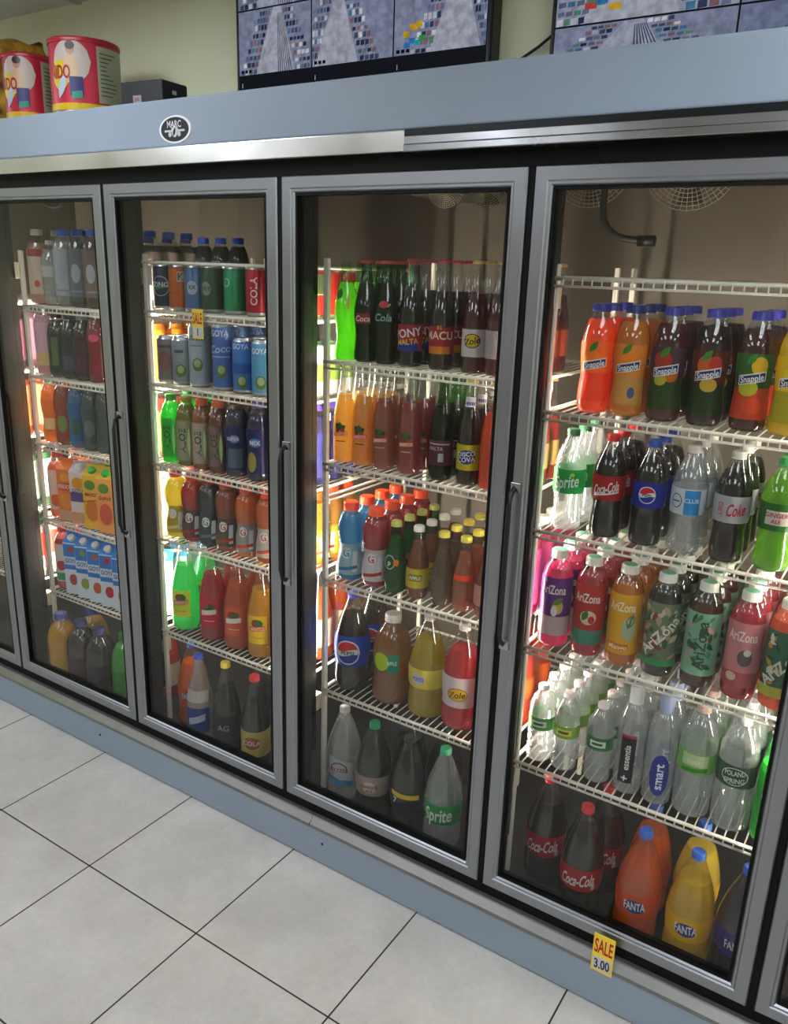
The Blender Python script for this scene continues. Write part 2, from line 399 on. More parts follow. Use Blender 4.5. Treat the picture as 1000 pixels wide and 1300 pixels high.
# ------------------------------------------------------------------ the room
def zf(z): return z+Z0
def room():
    T = .4456
    m, nt, out = newmat('floor_tiles')
    b = nt.nodes.new('ShaderNodeBsdfPrincipled'); nt.links.new(b.outputs[0], out.inputs[0])
    geo = nt.nodes.new('ShaderNodeNewGeometry'); sep = nt.nodes.new('ShaderNodeSeparateXYZ'); nt.links.new(geo.outputs['Position'], sep.inputs[0])
    def grid(sock, o):
        a = nt.nodes.new('ShaderNodeMath'); a.operation = 'ADD'; a.inputs[1].default_value = o; nt.links.new(sock, a.inputs[0])
        d = nt.nodes.new('ShaderNodeMath'); d.operation = 'DIVIDE'; d.inputs[1].default_value = T; nt.links.new(a.outputs[0], d.inputs[0])
        f = nt.nodes.new('ShaderNodeMath'); f.operation = 'FRACT'; nt.links.new(d.outputs[0], f.inputs[0])
        p = nt.nodes.new('ShaderNodeMath'); p.operation = 'PINGPONG'; p.inputs[1].default_value = .5; nt.links.new(f.outputs[0], p.inputs[0])
        return p.outputs[0]
    gx = grid(sep.outputs[0], .165 + 100*T); gy = grid(sep.outputs[1], .430 + 100*T)
    mn = nt.nodes.new('ShaderNodeMath'); mn.operation = 'MINIMUM'; nt.links.new(gx, mn.inputs[0]); nt.links.new(gy, mn.inputs[1])
    lt = nt.nodes.new('ShaderNodeMapRange'); lt.interpolation_type = 'SMOOTHSTEP'
    lt.inputs[1].default_value = .0035; lt.inputs[2].default_value = .0065; nt.links.new(mn.outputs[0], lt.inputs[0])
    n1 = nt.nodes.new('ShaderNodeTexNoise'); n1.inputs['Scale'].default_value = 4; n1.inputs['Detail'].default_value = 8; n1.inputs['Roughness'].default_value = .65
    nt.links.new(geo.outputs['Position'], n1.inputs['Vector'])
    cr = nt.nodes.new('ShaderNodeValToRGB'); cr.color_ramp.elements[0].position = .32; cr.color_ramp.elements[1].position = .68
    cr.color_ramp.elements[0].color = lin('b3b0a9'); cr.color_ramp.elements[1].color = lin('c9c6bf')
    nt.links.new(n1.outputs['Fac'], cr.inputs[0])
    n2 = nt.nodes.new('ShaderNodeTexNoise'); n2.inputs['Scale'].default_value = 60; n2.inputs['Detail'].default_value = 4
    nt.links.new(geo.outputs['Position'], n2.inputs['Vector'])
    mr = nt.nodes.new('ShaderNodeMapRange'); mr.inputs[1].default_value = .3; mr.inputs[2].default_value = .7; mr.inputs[3].default_value = .95; mr.inputs[4].default_value = 1.03
    nt.links.new(n2.outputs['Fac'], mr.inputs[0])
    mu = nt.nodes.new('ShaderNodeMix'); mu.data_type = 'RGBA'; mu.blend_type = 'MULTIPLY'; mu.inputs[0].default_value = 1
    nt.links.new(cr.outputs[0], mu.inputs[6]); nt.links.new(mr.outputs[0], mu.inputs[7])
    mx = nt.nodes.new('ShaderNodeMix'); mx.data_type = 'RGBA'; mx.inputs[6].default_value = lin('2b2420')
    nt.links.new(lt.outputs[0], mx.inputs[0]); nt.links.new(mu.outputs[2], mx.inputs[7]); nt.links.new(mx.outputs[2], b.inputs['Base Color'])
    rr = nt.nodes.new('ShaderNodeMapRange'); rr.inputs[3].default_value = .85; rr.inputs[4].default_value = .33
    nt.links.new(lt.outputs[0], rr.inputs[0]); nt.links.new(rr.outputs[0], b.inputs['Roughness'])
    bp = nt.nodes.new('ShaderNodeBump'); bp.inputs['Distance'].default_value = .0015; bp.inputs['Strength'].default_value = .6
    nt.links.new(lt.outputs[0], bp.inputs['Height']); nt.links.new(bp.outputs[0], b.inputs['Normal'])
    X0, X1, Y0, Y1, H = -3.5, 5.0, -4.2, .32, 2.53
    f = MB(); f.box(X0, X1, Y0, 1.2, -.05, 0, m); structure(obj('floor', f))
    wm = mat('edf0cc', .7, name='wall_paint', noise=.04, nscale=3)
    w_ = MB(); w_.box(X0, X1, Y1, Y1+.08, zf(1.957)-.1, H, wm); structure(obj('wall_back', w_))
    for nm, a in dict(wall_left=(X0-.08, X0, Y0, 1.2), wall_right=(X1, X1+.08, Y0, 1.2), wall_front=(X0, X1, Y0-.08, Y0)).items():
        q = MB(); q.box(*a, 0, H, wm if nm != 'wall_front' else mat('b0a698', .8, name='far_wall', noise=.2, nscale=2)); structure(obj(nm, q))
    c = MB(); c.box(X0-.08, X1+.08, Y0-.08, 1.3, H, H+.05, mat('d3d3cf', .8, name='ceiling_tile', noise=.04, nscale=8)); structure(obj('ceiling', c))
    g = MB()
    for i in range(-6, 9): g.box(i*.61+.15-.012, i*.61+.15+.012, Y0, Y1, H-.006, H-.001, mat('b6b7b5', .5))
    for j in range(0, 8): g.box(X0, X1, -.29-j*.61-.012, -.29-j*.61+.012, H-.0055, H-.0012, mat('b6b7b5', .5))
    structure(obj('trim_1', g))
    k = 0
    for cx in (-2.1, .03, 2.16, 3.9):
        for cy in (-.92, -2.75):
            t = empty('ceiling_light', (cx, cy, H-.02)); fr = MB()
            for a in ((-.32,-.29,-.61,.61),(.29,.32,-.61,.61),(-.29,.29,-.61,-.58),(-.29,.29,.58,.61)): fr.box(*a, -.012, .012, mat('e6e6e4', .5))
            obj('frame', fr, t); d = MB(); d.box(-.29, .29, -.58, .58, -.004, .006, glow('f2f6ff', CEIL_E, 'lit_diffuser')); obj('diffuser', d, t)
            tag(t, 'recessed fluorescent ceiling panel in the suspended ceiling of the shop', 'ceiling light', 'ceiling light panels')
room()

# ------------------------------------------------------------------ the cooler
PER = .67574; DW = .66; DH = 1.7642
STEEL = mat('9a9da2', .34, .95, 'brushed_aluminium', noise=.03, nscale=8, rnoise=.03)
STEEL2 = mat('aeb0b2', .24, 1., 'polished_steel', noise=.05, nscale=6, rnoise=.06)
DARK = mat('060606', .6, spec=.2, name='black_rubber')
BLUE = mat('8d9bab', .42, name='blue_grey_paint', noise=.05, nscale=5, rnoise=.05)
INNER = mat('5c544b', .55, name='cooler_lining', noise=.06, nscale=4)
XL, XR = -2*PER-.04, 4*PER+.03
def cooler():
    root = tag(empty('display_cooler', (0, 0, 0)), 'long glass-door drinks cooler with blue-grey header and kick panel', 'cooler')
    h = MB(); h.box(XL-.05, XR+.05, -.03, .0, zf(1.843), zf(1.957), BLUE, .004); h.box(XL-.05, XR+.05, -.0295, .32, zf(1.945), zf(1.9565), BLUE)
    obj('header_panel', h, root)
    t = MB(); t.box(XL-.05, 1.055, -.034, -.002, zf(1.799), zf(1.8425), mat('e2e2de', .22, 1., 'bright_steel', rnoise=.05, nscale=4), .002)
    t.box(1.055, XR+.05, -.04, -.002, zf(1.797), zf(1.812), STEEL2, .002)
    t.box(1.055, XR+.05, -.036, -.002, zf(1.8125), zf(1.8285), STEEL2, .001)
    t.box(1.055, XR+.05, -.033, -.002, zf(1.829), zf(1.8425), mat('222426', .3, .6, 'dull_steel'))
    obj('header_trim', t, root)
    g = MB(); g.box(XL, XR, .002, .05, zf(1.762), zf(1.843), DARK); obj('top_gasket', g, root)
    g = MB(); g.box(XL, XR, .004, .05, zf(-.056), zf(.004), DARK); obj('sill_channel', g, root)
    t = MB()
    SILL = mat('8c8c89', .4, .85, 'sill_steel', noise=.06, nscale=15)
    for a, b2 in ((XL-.05, .79), (.7915, XR+.05)):
        pr = [(-.031, -.056), (-.0315, -.052), (-.029, -.046), (-.0135, -.029), (-.009, -.0275), (.0035, -.0275), (.0035, -.056)]
        vs = [(x, y, zf(z)) for x in (a, b2) for y, z in pr]; n = len(pr)
        t.add(vs, [tuple(range(n)), tuple(range(2*n-1, n-1, -1))]+[(q, n+q, n+(q+1) % n, (q+1) % n) for q in range(n)], SILL)
    obj('sill_trim', t, root)
    k = MB(); k.box(XL-.05, XR+.05, -.03, .0, 0.004, zf(-.0545), BLUE, .003); o = obj('kick_panel', k, root)
    for x, z in ((-.18, -.1), (.84, -.095), (-1.3, -.1), (1.9, -.1)):
        s = MB(); s.lathe([(.004, 0), (.003, .002)], DARK, n=10); q = obj('screw', s, o, (x, -.03, zf(z))); q.rotation_euler = (R(90), 0, 0)
    # badge on the header
    b = MB(); b.lathe([(1, 0), (.97, .05)], mat('e8e9ea', .3), n=40); b.lathe([(.86, .051), (.86, .052)], mat('17181a', .3), n=40, cap0=False)
    q = obj('badge', b, root, (.345, -.030, zf(1.883))); q.rotation_euler = (R(90), 0, 0); q.scale = (.060, .034, .05)
    q['label'] = 'oval black and white maker badge'
    flat = lambda u, v, off: (.345+u, -.0325-off, zf(1.883)+v)
    holder = MB(); holder.box(.345-.012, .345+.012, -.0331, -.0325, zf(1.883)-.003, zf(1.883)+.003, mat('e8e9ea', .3)); hb = obj('badge_mark', holder, root)
    art([('rect', -.037, .037, -.006, -.001, 'e8e9ea'), ('disc', 0, -.005, .011, .014, 'e8e9ea'), ('leaf', -.001, -.006, .024, .004, 1.2, '17181a'),
         ('disc', -.017, -.012, .006, .006, 'e8e9ea'), ('disc', .017, -.012, .006, .006, 'e8e9ea'), ('text', 'MARC', 0, .0125, .016, 'f2f2f2', 0, 0, .052)], flat, hb)
    # body
    c = MB()
    c.box(XL, XR, .93, .99, 0, zf(1.9), INNER); obj('back_panel', c, root)
    c = MB(); c.box(XL, XR, .002, .99, zf(1.935), zf(1.944), INNER); obj('interior_ceiling', c, root)
    c = MB(); c.box(XL-.05, XL, .0, .99, 0, zf(1.92), INNER); obj('side_panel', c, root)
    c = MB(); c.box(XR, XR+.05, .0, .99, 0, zf(1.92), INNER); obj('side_panel', c, root)
    c = MB(); c.box(XL, XR, .0, .93, 0.003, zf(-.045), mat('26282a', .5)); c.box(XL, XR, .05, .93, zf(-.045), zf(-.025), mat('121314', .5, noise=.2, nscale=10)); obj('deck', c, root)
    MUL = mat('191a1c', .45, .3, 'dark_mullion', noise=.1, nscale=20)
    for i in range(-2, 5):
        x = i*PER-.0079
        m = MB(); m.box(x-.03, x+.03, .034, .099, zf(-.025), zf(1.765), MUL, .003); m.box(x-.006, x+.006, .005, .034, zf(0), zf(1.765), DARK)
        m.box(x+.026, x+.03, .0985, .119, zf(.1), zf(1.765), MUL)  # added fin, screens the bright tube from the camera
        mu = obj('mullion', m, root)
        lp = MB(); lp.lathe([(.0125, 0), (.0125, 1.20)], glow('fff4e2', TUBE_E, 'lit_tube'), n=12); lp.box(0-.016, .016, -.0135, -.0128, -.02, 1.22, mat('d8d8d2', .5))
        l = obj('lamp_tube', lp, root, (x, .113, zf(.28)))
        for zz in (-.05, 1.20):
            s = MB(); s.box(-.016, .024, -.013, .034, 0, .055, mat('e9e2c6', .5), .003); obj('lamp_socket', s, l, (0.006, 0, zz))
    # doors
    GL = clear((.90, .91, .90), 1.36, .012, .0, 'door_glass')
    for i in range(-2, 5):
        x0 = i*PER; x1 = x0+DW
        if i == 4: continue
        d = MB()
        rings = [(0, .034), (0, .004), (.003, 0), (.028, 0), (.031, .003), (.036, .003), (.041, .009)]
        vs = []
        for ins, y in rings: vs += [(x0+ins, y, zf(ins)), (x1-ins, y, zf(ins)), (x1-ins, y, zf(DH-ins)), (x0+ins, y, zf(DH-ins))]
        vs += [(x0+.041, .034, zf(.041)), (x1-.041, .034, zf(.041)), (x1-.041, .034, zf(DH-.041)), (x0+.041, .034, zf(DH-.041))]
        n = len(rings)+1; fs = []
        for a in range(n):
            b2 = (a+1) % n
            for q in range(4): r_ = (q+1) % 4; fs.append((a*4+q, a*4+r_, b2*4+r_, b2*4+q))
        d.add(vs, fs, STEEL); fr = obj('door', d, root)
        g = MB()
        for a in ((x0+.041, x0+.046, zf(.041), zf(DH-.041)), (x1-.046, x1-.041, zf(.041), zf(DH-.041))): g.box(a[0], a[1], .006, .033, a[2], a[3], DARK)
        for a in ((zf(.041), zf(.046)), (zf(DH-.046), zf(DH-.041))): g.box(x0+.046, x1-.046, .006, .033, a[0], a[1], DARK)
        obj('gasket', g, fr)
        p = MB(); p.box(x0+.046, x1-.046, .014, .020, zf(.046), zf(DH-.046), GL); obj('glass_pane', p, fr)
        # handle on the left stile: slim dark grip between two steel ends
        hx = x0+.009; hm = MB(); z0, z1 = zf(.70), zf(1.09)
        hm.tube([(hx, -.001, z1), (hx, -.018, z1-.012), (hx, -.026, z1-.04), (hx, -.026, z0+.04), (hx, -.018, z0+.012), (hx, -.001, z0)], .006, mat('2b2c2e', .35, .6, 'grip'), n=10)
        hd = obj('handle', hm, fr)
        for zz in (z0, z1):
            e = MB(); e.box(hx-.009, hx+.016, -.006, 0, zz-.012, zz+.012, STEEL2, .002); obj('handle_plate', e, hd)
    # jamb at the far right of the case
    j = MB(); x = 3*PER+DW+.012
    return root
cooler()

def tag_sign(x, y, z, w_, h_, price, label, tilt=0):
    t = empty('price_tag', (x, y, z)); b = MB(); b.box(-w_/2, w_/2, -.0006, .0006, 0, h_, mat('f4d23a', .4), 0); c = obj('card', b, t)
    art([('rect', -w_*.42, w_*.42, h_*.06, h_*.40, 'dfe4ea'), ('text', 'SALE', 0, h_*.70, h_*.36, 'c4202a', 0, 0, w_*.86), ('text', price, 0, h_*.23, h_*.24, '1c2440', .06, 0, w_*.72)],
        lambda u, v, off: (u, -off, v), c)
    return tag(t, label, 'price tag')
tag_sign(1.696, -.034, zf(-.062), .052, .108, '3.00', 'yellow SALE tag clipped to the sill under the rightmost door')
tag_sign(.277, .087, zf(1.338), .044, .085, '1', 'yellow SALE tag hanging from the can shelf behind the glass')

# hose and evaporators under the cooler ceiling
RUB = mat('1b1a19', .4, name='black_hose')
def hose(pts, label):
    m = MB(); P = [Vector(p) for p in pts]; out = []
    for i in range(len(P)-1):
        p0, p1, p2, p3 = P[max(i-1, 0)], P[i], P[i+1], P[min(i+2, len(P)-1)]
        for k in range(6):
            t = k/6; out.append(.5*((2*p1)+(-p0+p2)*t+(2*p0-5*p1+4*p2-p3)*t*t+(-p0+3*p1-3*p2+p3)*t**3))
    out.append(P[-1]); m.tube(out, .009, RUB, n=10); e = out[-1]
    o = obj('hose', m); q = MB(); q.tube([e-Vector((.03, 0, .0)), e+Vector((.012, 0, 0))], .0135, mat('0a0a0a', .5), n=12); obj('hose_clamp', q, o)
    tag(o, label, 'hose')
hose([(1.325, .5, zf(1.93)), (1.322, .5, zf(1.74)), (1.332, .5, zf(1.68)), (1.375, .5, zf(1.648)), (1.452, .5, zf(1.640))], 'black rubber drain hose curving down behind the rightmost glass door')
hose([(-1.04, .5, zf(1.86)), (-1.02, .5, zf(1.78)), (-.96, .5, zf(1.752)), (-.90, .5, zf(1.755)), (-.86, .5, zf(1.80))], 'black hose loop behind the top of the leftmost door')
def evaporator(x0, x1, fans, label, z=1.775):
    t = empty('evaporator_unit', ((x0+x1)/2, .62, zf(z))); c = (x0+x1)/2
    b = MB(); b.box(x0-c, x1-c, -.06, .22, .03, .158, mat('4a4744', .5, .3, 'evaporator_casing'), .004)
    obj('casing', b, t); wm = mat('b8b0a0', .35, .6, 'wire_guard')
    for fx, r in fans:
        g = MB(); y = -.075
        for k in range(1, 13):
            rr = r*k/12; yy = y+.018*(k/12)**2
            g.tube([(fx-c+rr*math.cos(2*math.pi*a/28), yy, .06+rr*math.sin(2*math.pi*a/28)) for a in range(28)], .0008, wm, n=4, closed=True)
        for a in range(48):
            an = 2*math.pi*a/48
            g.tube([(fx-c+.012*math.cos(an), y, .06+.012*math.sin(an)), (fx-c+r*math.cos(an), y+.018, .06+r*math.sin(an))], .0007, wm, n=4)
        go = obj('fan_guard', g, t)
        f = MB()
        for a in range(4):
            an = math.pi/2*a; ca, sa = math.cos(an), math.sin(an); P = []
            for (q, s_, yy) in ((.015, -.012, .012), (r*.85, -.03, .02), (r*.85, .035, -.002), (.015, .012, .0)):
                P.append((fx-c+q*ca-s_*sa, -.045+yy, .06+q*sa+s_*ca)); 
            P += [(p[0], p[1]+.002, p[2]) for p in P]
            f.add(P, [(0,1,2,3), (7,6,5,4), (0,4,5,1), (1,5,6,2), (2,6,7,3), (3,7,4,0)], mat('2c2b2a', .5))
        obj('fan_blade', f, go)
    tag(t, label, 'cooling unit')
evaporator(1.12, 1.78, ((1.26, .11), (1.515, .12)), 'evaporator with two wire fan guards behind the rightmost door')
evaporator(.70, 1.08, ((.82, .066), (.958, .066)), 'evaporator with two small fan guards behind the second door from right', 1.735)

# ------------------------------------------------------------------ shelving racks
WIRE = mat('e6e0d2', .35, name='white_coated_wire', noise=.03)
RACKS = {4: (1.372, 1.985, [.33, .66, .965, 1.25, 1.545]), 3: (.735, 1.325, [.33, .685, 1.03, 1.31]),
         2: (.035, .65, [.33, .665, .92, 1.18, 1.405]), 1: (-.60, -.03, [.323, .612, .90, 1.145, 1.39]), 0: (-1.30, -.71, [.323, .612, .90, 1.145, 1.39])}
WHERE = {4: 'rightmost door', 3: 'second door from right', 2: 'third door from right', 1: 'fourth door from right', 0: 'far left door'}
Y0, YB = .10, .66
def rack(i):
    x0, x1, zs = RACKS[i]; t = empty('wire_shelving_rack', (x0, Y0, Z0))
    W = x1-x0; D = YB-Y0
    for px in (.0, W):
        for py in (.012, D):
            p = MB(); p.box(px-.007, px+.007, py-.007, py+.007, -.0245, 1.575, WIRE, .002)
            obj('post', p, t)
    for z in zs:
        s = MB(); r = .0045
        s.tube([(0, 0, z), (W, 0, z)], r, WIRE); s.tube([(0, 0, z-.016), (W, 0, z-.016)], .003, WIRE)
        s.tube([(0, D, z), (W, D, z)], r, WIRE); s.tube([(0, D*.5, z-.004), (W, D*.5, z-.004)], .003, WIRE)
        s.tube([(0, 0, z), (0, D, z)], r, WIRE); s.tube([(W, 0, z), (W, D, z)], r, WIRE)
        n = int(W/.0215)
        for k in range(1, n):
            x = W*k/n; s.tube([(x, D, z+.004), (x, 0, z+.004), (x, -.004, z-.002), (x, -.004, z-.014)], .0019, WIRE, n=5)
        obj('wire_shelf', s, t)
    if i == 3:
        s = MB(); s.tube([(0, 0, .93), (0, D, .93)], .004, WIRE); s.tube([(0, 0, .915), (0, D, .915)], .003, WIRE); obj('side_brace', s, t)
    if i == 2:
        s = MB(); s.tube([(0, 0, 1.55), (W, 0, 1.55)], .0045, WIRE); s.tube([(0, D, 1.55), (W, D, 1.55)], .0045, WIRE)
        s.tube([(0, 0, 1.55), (0, D, 1.55)], .0045, WIRE); s.tube([(W, 0, 1.55), (W, D, 1.55)], .0045, WIRE); obj('top_rail', s, t)
    tag(t, 'white wire shelving rack standing behind the ' + WHERE[i], 'shelving rack')
for i in RACKS: rack(i)

# ------------------------------------------------------------------ the stock
SHELFNAME = {4: ['deck', 'fourth shelf', 'third shelf', 'second shelf', 'drinks shelf', 'top'], }
def shelf_label(door, lev):
    n = len(RACKS[door][2])
    if lev == 0: return 'cooler floor'
    k = n-lev if door == 4 else n-lev+1        # counted from the top stocked shelf
    return {1: 'top', 2: 'second', 3: 'third', 4: 'fourth', 5: 'fifth', 0: 'topmost'}[k]+' shelf'
ORD = ['front', 'second', 'third', 'fourth', 'fifth', 'sixth', 'seventh']
STOCK = {}
def put(door, lev, x, proto, name, desc, cat, r, rows=1, phi=.55, y=None, backdesc=None, gap=.003, first=0):
    STOCK.setdefault((door, lev), []).append(dict(x=x, proto=proto, name=name, desc=desc, cat=cat, r=r, rows=rows, phi=phi, y=y, back=backdesc or desc, gap=gap, first=first))
def place_all():
    for (door, lev), L in STOCK.items():
        L.sort(key=lambda e: e['x'])
        front = [e for e in L if e['y'] is None and not e['first']]
        for _ in range(60):
            for a, b in zip(front, front[1:]):
                need = a['r']+b['r']+.0012-(b['x']-a['x'])
                if need > 0: a['x'] -= need/2; b['x'] += need/2
        if front:
            x0, x1, zs = RACKS[door]; lo = x0+.008+front[0]['r']
            if front[0]['x'] < lo and door != 9:
                front[0]['x'] = lo
                for a, b in zip(front, front[1:]):
                    need = a['r']+b['r']+.0012-(b['x']-a['x'])
                    if need > 0: b['x'] += need
        loose = [e for e in L if e['y'] is not None and lev == 0]
        for _ in range(80):
            for a in loose:
                for b in loose:
                    if a is b or b['y'] < a['y']: continue
                    dx, dy = b['x']-a['x'], b['y']-a['y']; d = math.hypot(dx, dy)
                    if d < .1115: b['x'] += dx/max(d, 1e-6)*.003; b['y'] += abs(dy)/max(d, 1e-6)*.003+.001
        z = zf(-.0245) if lev == 0 else zf(RACKS[door][2][lev-1]+.0065)
        for e in L:
            y = e['y'] if e['y'] is not None else Y0+.012+e['r']
            root = e['proto']; root.name = e['name']
            for k in range(e['first'], e['first']+e['rows']):
                yy = y+k*(2*e['r']+e['gap'])
                jx = random.uniform(-.0006, .0006) if k else 0
                rz = math.atan2(CAM.x-e['x'], yy-CAM.y)*e['phi']+(random.uniform(-.25, .25) if k else 0)
                if k == e['first']:
                    root.location = (e['x']+jx, yy, z); root.rotation_euler = (0, 0, rz); o = root
                else: o = dup(root, (e['x']+jx, yy, z), rz)
                place = '%s, %s' % (shelf_label(door, lev), WHERE[door])
                d = e['desc'] if k == 0 else e['back']
                if k == 0: tag(o, '%s, in front, %s' % (d, place) if e['y'] is None else '%s, %s' % (d, place), e['cat'])
                else: tag(o, '%s, %s row, %s' % (d, ORD[k], place), e['cat'])
                if e['rows'] > 1 or k: o['group'] = 'rows of drinks on the %s behind the %s' % (shelf_label(door, lev), WHERE[door])
# ---- rightmost door (4)
def fruit_ops(bg_lo, bg_hi, fruits, word='Snapple'):
    o = [('rect', -.045, .045, .028, .09, bg_lo), ('rect', -.045, .045, .09, .158, bg_hi)]
    for (u, v, a, b, c) in fruits: o.append(('disc', u, v, a, b, c))
    o += [('leaf', -.004, .148, .03, .007, .9, '3f8f2f'), ('slant', -.027, .027, .094, .114, .012, 'f3f3f0'), ('slant', -.025, .025, .0965, .1115, .0115, '25356f'),
          ('text', word, 0, .110, .0125, 'ffffff', .21, .15, .046)]
    return o
P = make_bottle
put(4, 4, 1.4719, P('fruit', 'ff5a1e', '3d3f9a', None, fruit_ops('ff4a28', 'ff7a28', [(-.008, .12, .02, .024, 'ff8c1e'), (.01, .07, .012, .02, 'ff5c30')])), 'juice_bottle', 'orange-red fruit drink bottle', 'bottle', .0372, 3)
put(4, 4, 1.5416, P('fruit', 'f59a28', '2e3484', None, fruit_ops('d8a050', 'f59a38', [(.0, .125, .022, .022, 'ff9a20'), (.012, .055, .008, .012, '4a5f9a')])), 'juice_bottle', 'amber orange juice drink bottle', 'bottle', .0372, 3)
put(4, 4, 1.6260, P('fruit', '6a2a34', '4a4cb0', None, fruit_ops('2f4a1e', '5a3a4a', [(-.008, .13, .02, .02, 'b83a2a'), (.012, .10, .016, .014, 'd8752a'), (-.01, .09, .014, .012, 'c8c03a')])), 'juice_bottle', 'dark berry and green fruit drink bottle', 'bottle', .0372, 3)
put(4, 4, 1.7123, P('fruit', '3a1c22', '4a4cb0', None, fruit_ops('1f3a16', '6a2a20', [(-.006, .128, .018, .02, 'd86a2a'), (.014, .13, .014, .018, 'c83a24'), (.004, .088, .018, .014, 'd8b03a')])), 'juice_bottle', 'dark drink bottle with red apples', 'bottle', .0372, 3)
put(4, 4, 1.8043, P('fruit', '5a2a20', '4444b4', None, fruit_ops('d0482a', '3d6a2a', [(.012, .135, .016, .018, 'f2c02a'), (-.006, .09, .02, .016, 'c8c82a'), (.006, .055, .02, .016, 'e8502a')])), 'juice_bottle', 'green and red fruit drink bottle', 'bottle', .0372, 3)
put(4, 4, 1.8693, P('fruit', 'd8b81e', '4444b4', None, fruit_ops('b0a81e', 'f0c81e', [(0, .12, .02, .02, 'f4e02a')])), 'juice_bottle', 'yellow lemon drink bottle cut off at right edge', 'bottle', .0372, 3)

cola = '1a0d0a'
put(4, 3, 1.4313, P('pet', None, '2f6b4a', '1f9a4c', [('text', 'Sprite', 0, .121, .028, 'f4f8f4', .15, .18, .06), ('disc', .012, .138, .006, .004, 'd8e03a')]), 'soda_bottle', 'clear lemon-lime soda bottle with green label', 'bottle', .037, 3)
put(4, 3, 1.5266, P('pet', cola, 'd02a34', 'b3202a', [('text', 'Coca-Cola', 0, .122, .022, 'f6eeee', .25, .3, .062), ('slant', -.03, .03, .1, .104, .012, 'f6eeee')]), 'soda_bottle', 'cola bottle with red label and cap', 'bottle', .037, 3)
def pepsi(u, v, r, word='PEPSI', bg='1b2fae'):
    return [('disc', u, v, r*1.08, r*1.08, 'f4f4f4'), ('cap', u, v, r*.97, .22, 1, 'd8283a'), ('cap', u, v, r*.97, -1, -.26, bg), ('text', word, u, v-r*.02, r*.36, '101018', 0, 0, r*1.7)]
put(4, 3, 1.6201, P('pet', cola, '2d59b8', '1c2f9e', pepsi(.0, .122, .018, bg='1c2f9e')), 'soda_bottle', 'cola bottle with blue label and round globe emblem', 'bottle', .037, 3)
put(4, 3, 1.7056, P('pet', None, 'e8e4da', 'd4dce0', [('rect', -.004, .03, .093, .148, '2f8fd0'), ('ring', -.022, .122, .013, .016, .002, '4a5560'), ('text', 'CLUB', .012, .125, .009, 'd8ecf8'), ('rect', -.032, -.014, .12, .123, '4a5560')]), 'soda_bottle', 'clear soda bottle with white and blue label', 'bottle', .037, 3)
put(4, 3, 1.7959, P('pet', cola, 'e8e4da', 'b9bcc0', [('text', 'DIET', -.02, .12, .01, 'c83a5a', -1.57), ('text', 'Coke', .014, .122, .026, 'c0243a', .1, .25, .04)]), 'soda_bottle', 'diet cola bottle with silver label and white cap', 'bottle', .037, 3)
put(4, 3, 1.8874, P('pet', '6fae1e', '1fa04c', '2a6a2a', [('rect', -.022, .024, .105, .135, 'e8e0d8'), ('text', 'GINGER', 0, .126, .009, 'b02a3a'), ('text', 'ALE', 0, .113, .008, 'b02a3a')], clr=.25), 'soda_bottle', 'green ginger ale bottle with red and white label', 'bottle', .037, 3)

def ari(main, accent, dark, fg='f4ece4', diag=0, extra=()):
    o = [('rect', -.05, .05, .035, .07, accent), ]
    o += list(extra)
    o.append(('text', 'AriZona', 0, .155 if not diag else .11, .022, fg, diag, 0, .062 if not diag else .12))
    return o
def camo(cols, n=26, seed=1):
    rr = random.Random(seed); return [('leaf', rr.uniform(-.036, .036), rr.uniform(.045, .178), rr.uniform(.014, .03), rr.uniform(.003, .007), rr.uniform(0, 3.1), rr.choice(cols)) for _ in range(n)]
TEA = [
 (705, 765, 'd8286a', '6a2a8a', [('rect', -.05, .05, .035, .085, 'd8b8b8'), ('disc', .012, .11, .014, .018, 'e0c050'), ('leaf', .012, .125, .03, .008, .6, '6a8a3a'), ('disc', .004, .1, .008, .014, 'f0e8e0')], 0, 'f4ece4', 'magenta iced tea bottle with purple label'),
 (747, 782, 'c81e3c', 'c03024', [('rect', -.05, .05, .035, .072, '4a8a78'), ('disc', .004, .105, .02, .018, 'e8d8b0'), ('leaf', -.004, .11, .03, .008, 1.2, '3a7a3a'), ('disc', .012, .1, .008, .01, 'c82a2a')], 0, 'f4ece4', 'red drink bottle with red and green label'),
 (791, 795, 'e0801a', 'f0b41c', [('disc', .018, .1, .018, .03, 'b8c8a8'), ('leaf', .02, .12, .04, .01, 1.3, '6a8a5a'), ('rect', -.03, .02, .045, .062, 'e07818'), ('text', 'Mango', -.004, .053, .012, 'fff0c0')], 0, 'fff4d8', 'orange mango drink bottle with yellow label'),
 (838, 808, '2a1a12', '7a8a6a', camo(['4a6a4a', 'b8a08a', 'c8b8a8', '8a4a40', '3f7a5a', 'd8c8b0'], 40, 3)+[('rect', -.05, .05, .035, .05, '2f8a4a')], .9, 'f0e8dc', 'dark tea bottle with camouflage print label'),
 (889, 820, '5a2a14', '8ec4a0', camo(['2a5a3a', '4a8a5a', 'd8a8a8', '2f4a30'], 26, 5), 1.5708, '2c4a38', 'green tea bottle with pale green blossom label'),
 (943, 825, 'c83a48', 'd88a90', [('rect', -.05, .05, .035, .07, 'b85a60'), ('disc', .008, .105, .016, .02, '6a5a5a'), ('disc', .012, .118, .008, .008, 'e8e0d8'), ('disc', -.016, .058, .012, .01, 'e8c8a8')], 0, 'f6e4e0', 'pink lemonade bottle with rose label'),
 (993, 838, 'c8502a', '3f7a5a', camo(['2a5a4a', 'e8e0d0', '6aa87a', 'd8a040'], 24, 9)+[('rect', -.05, .05, .035, .06, 'c8c84a')], .9, 'f0ece0', 'orange tea bottle with green patterned label'),
]
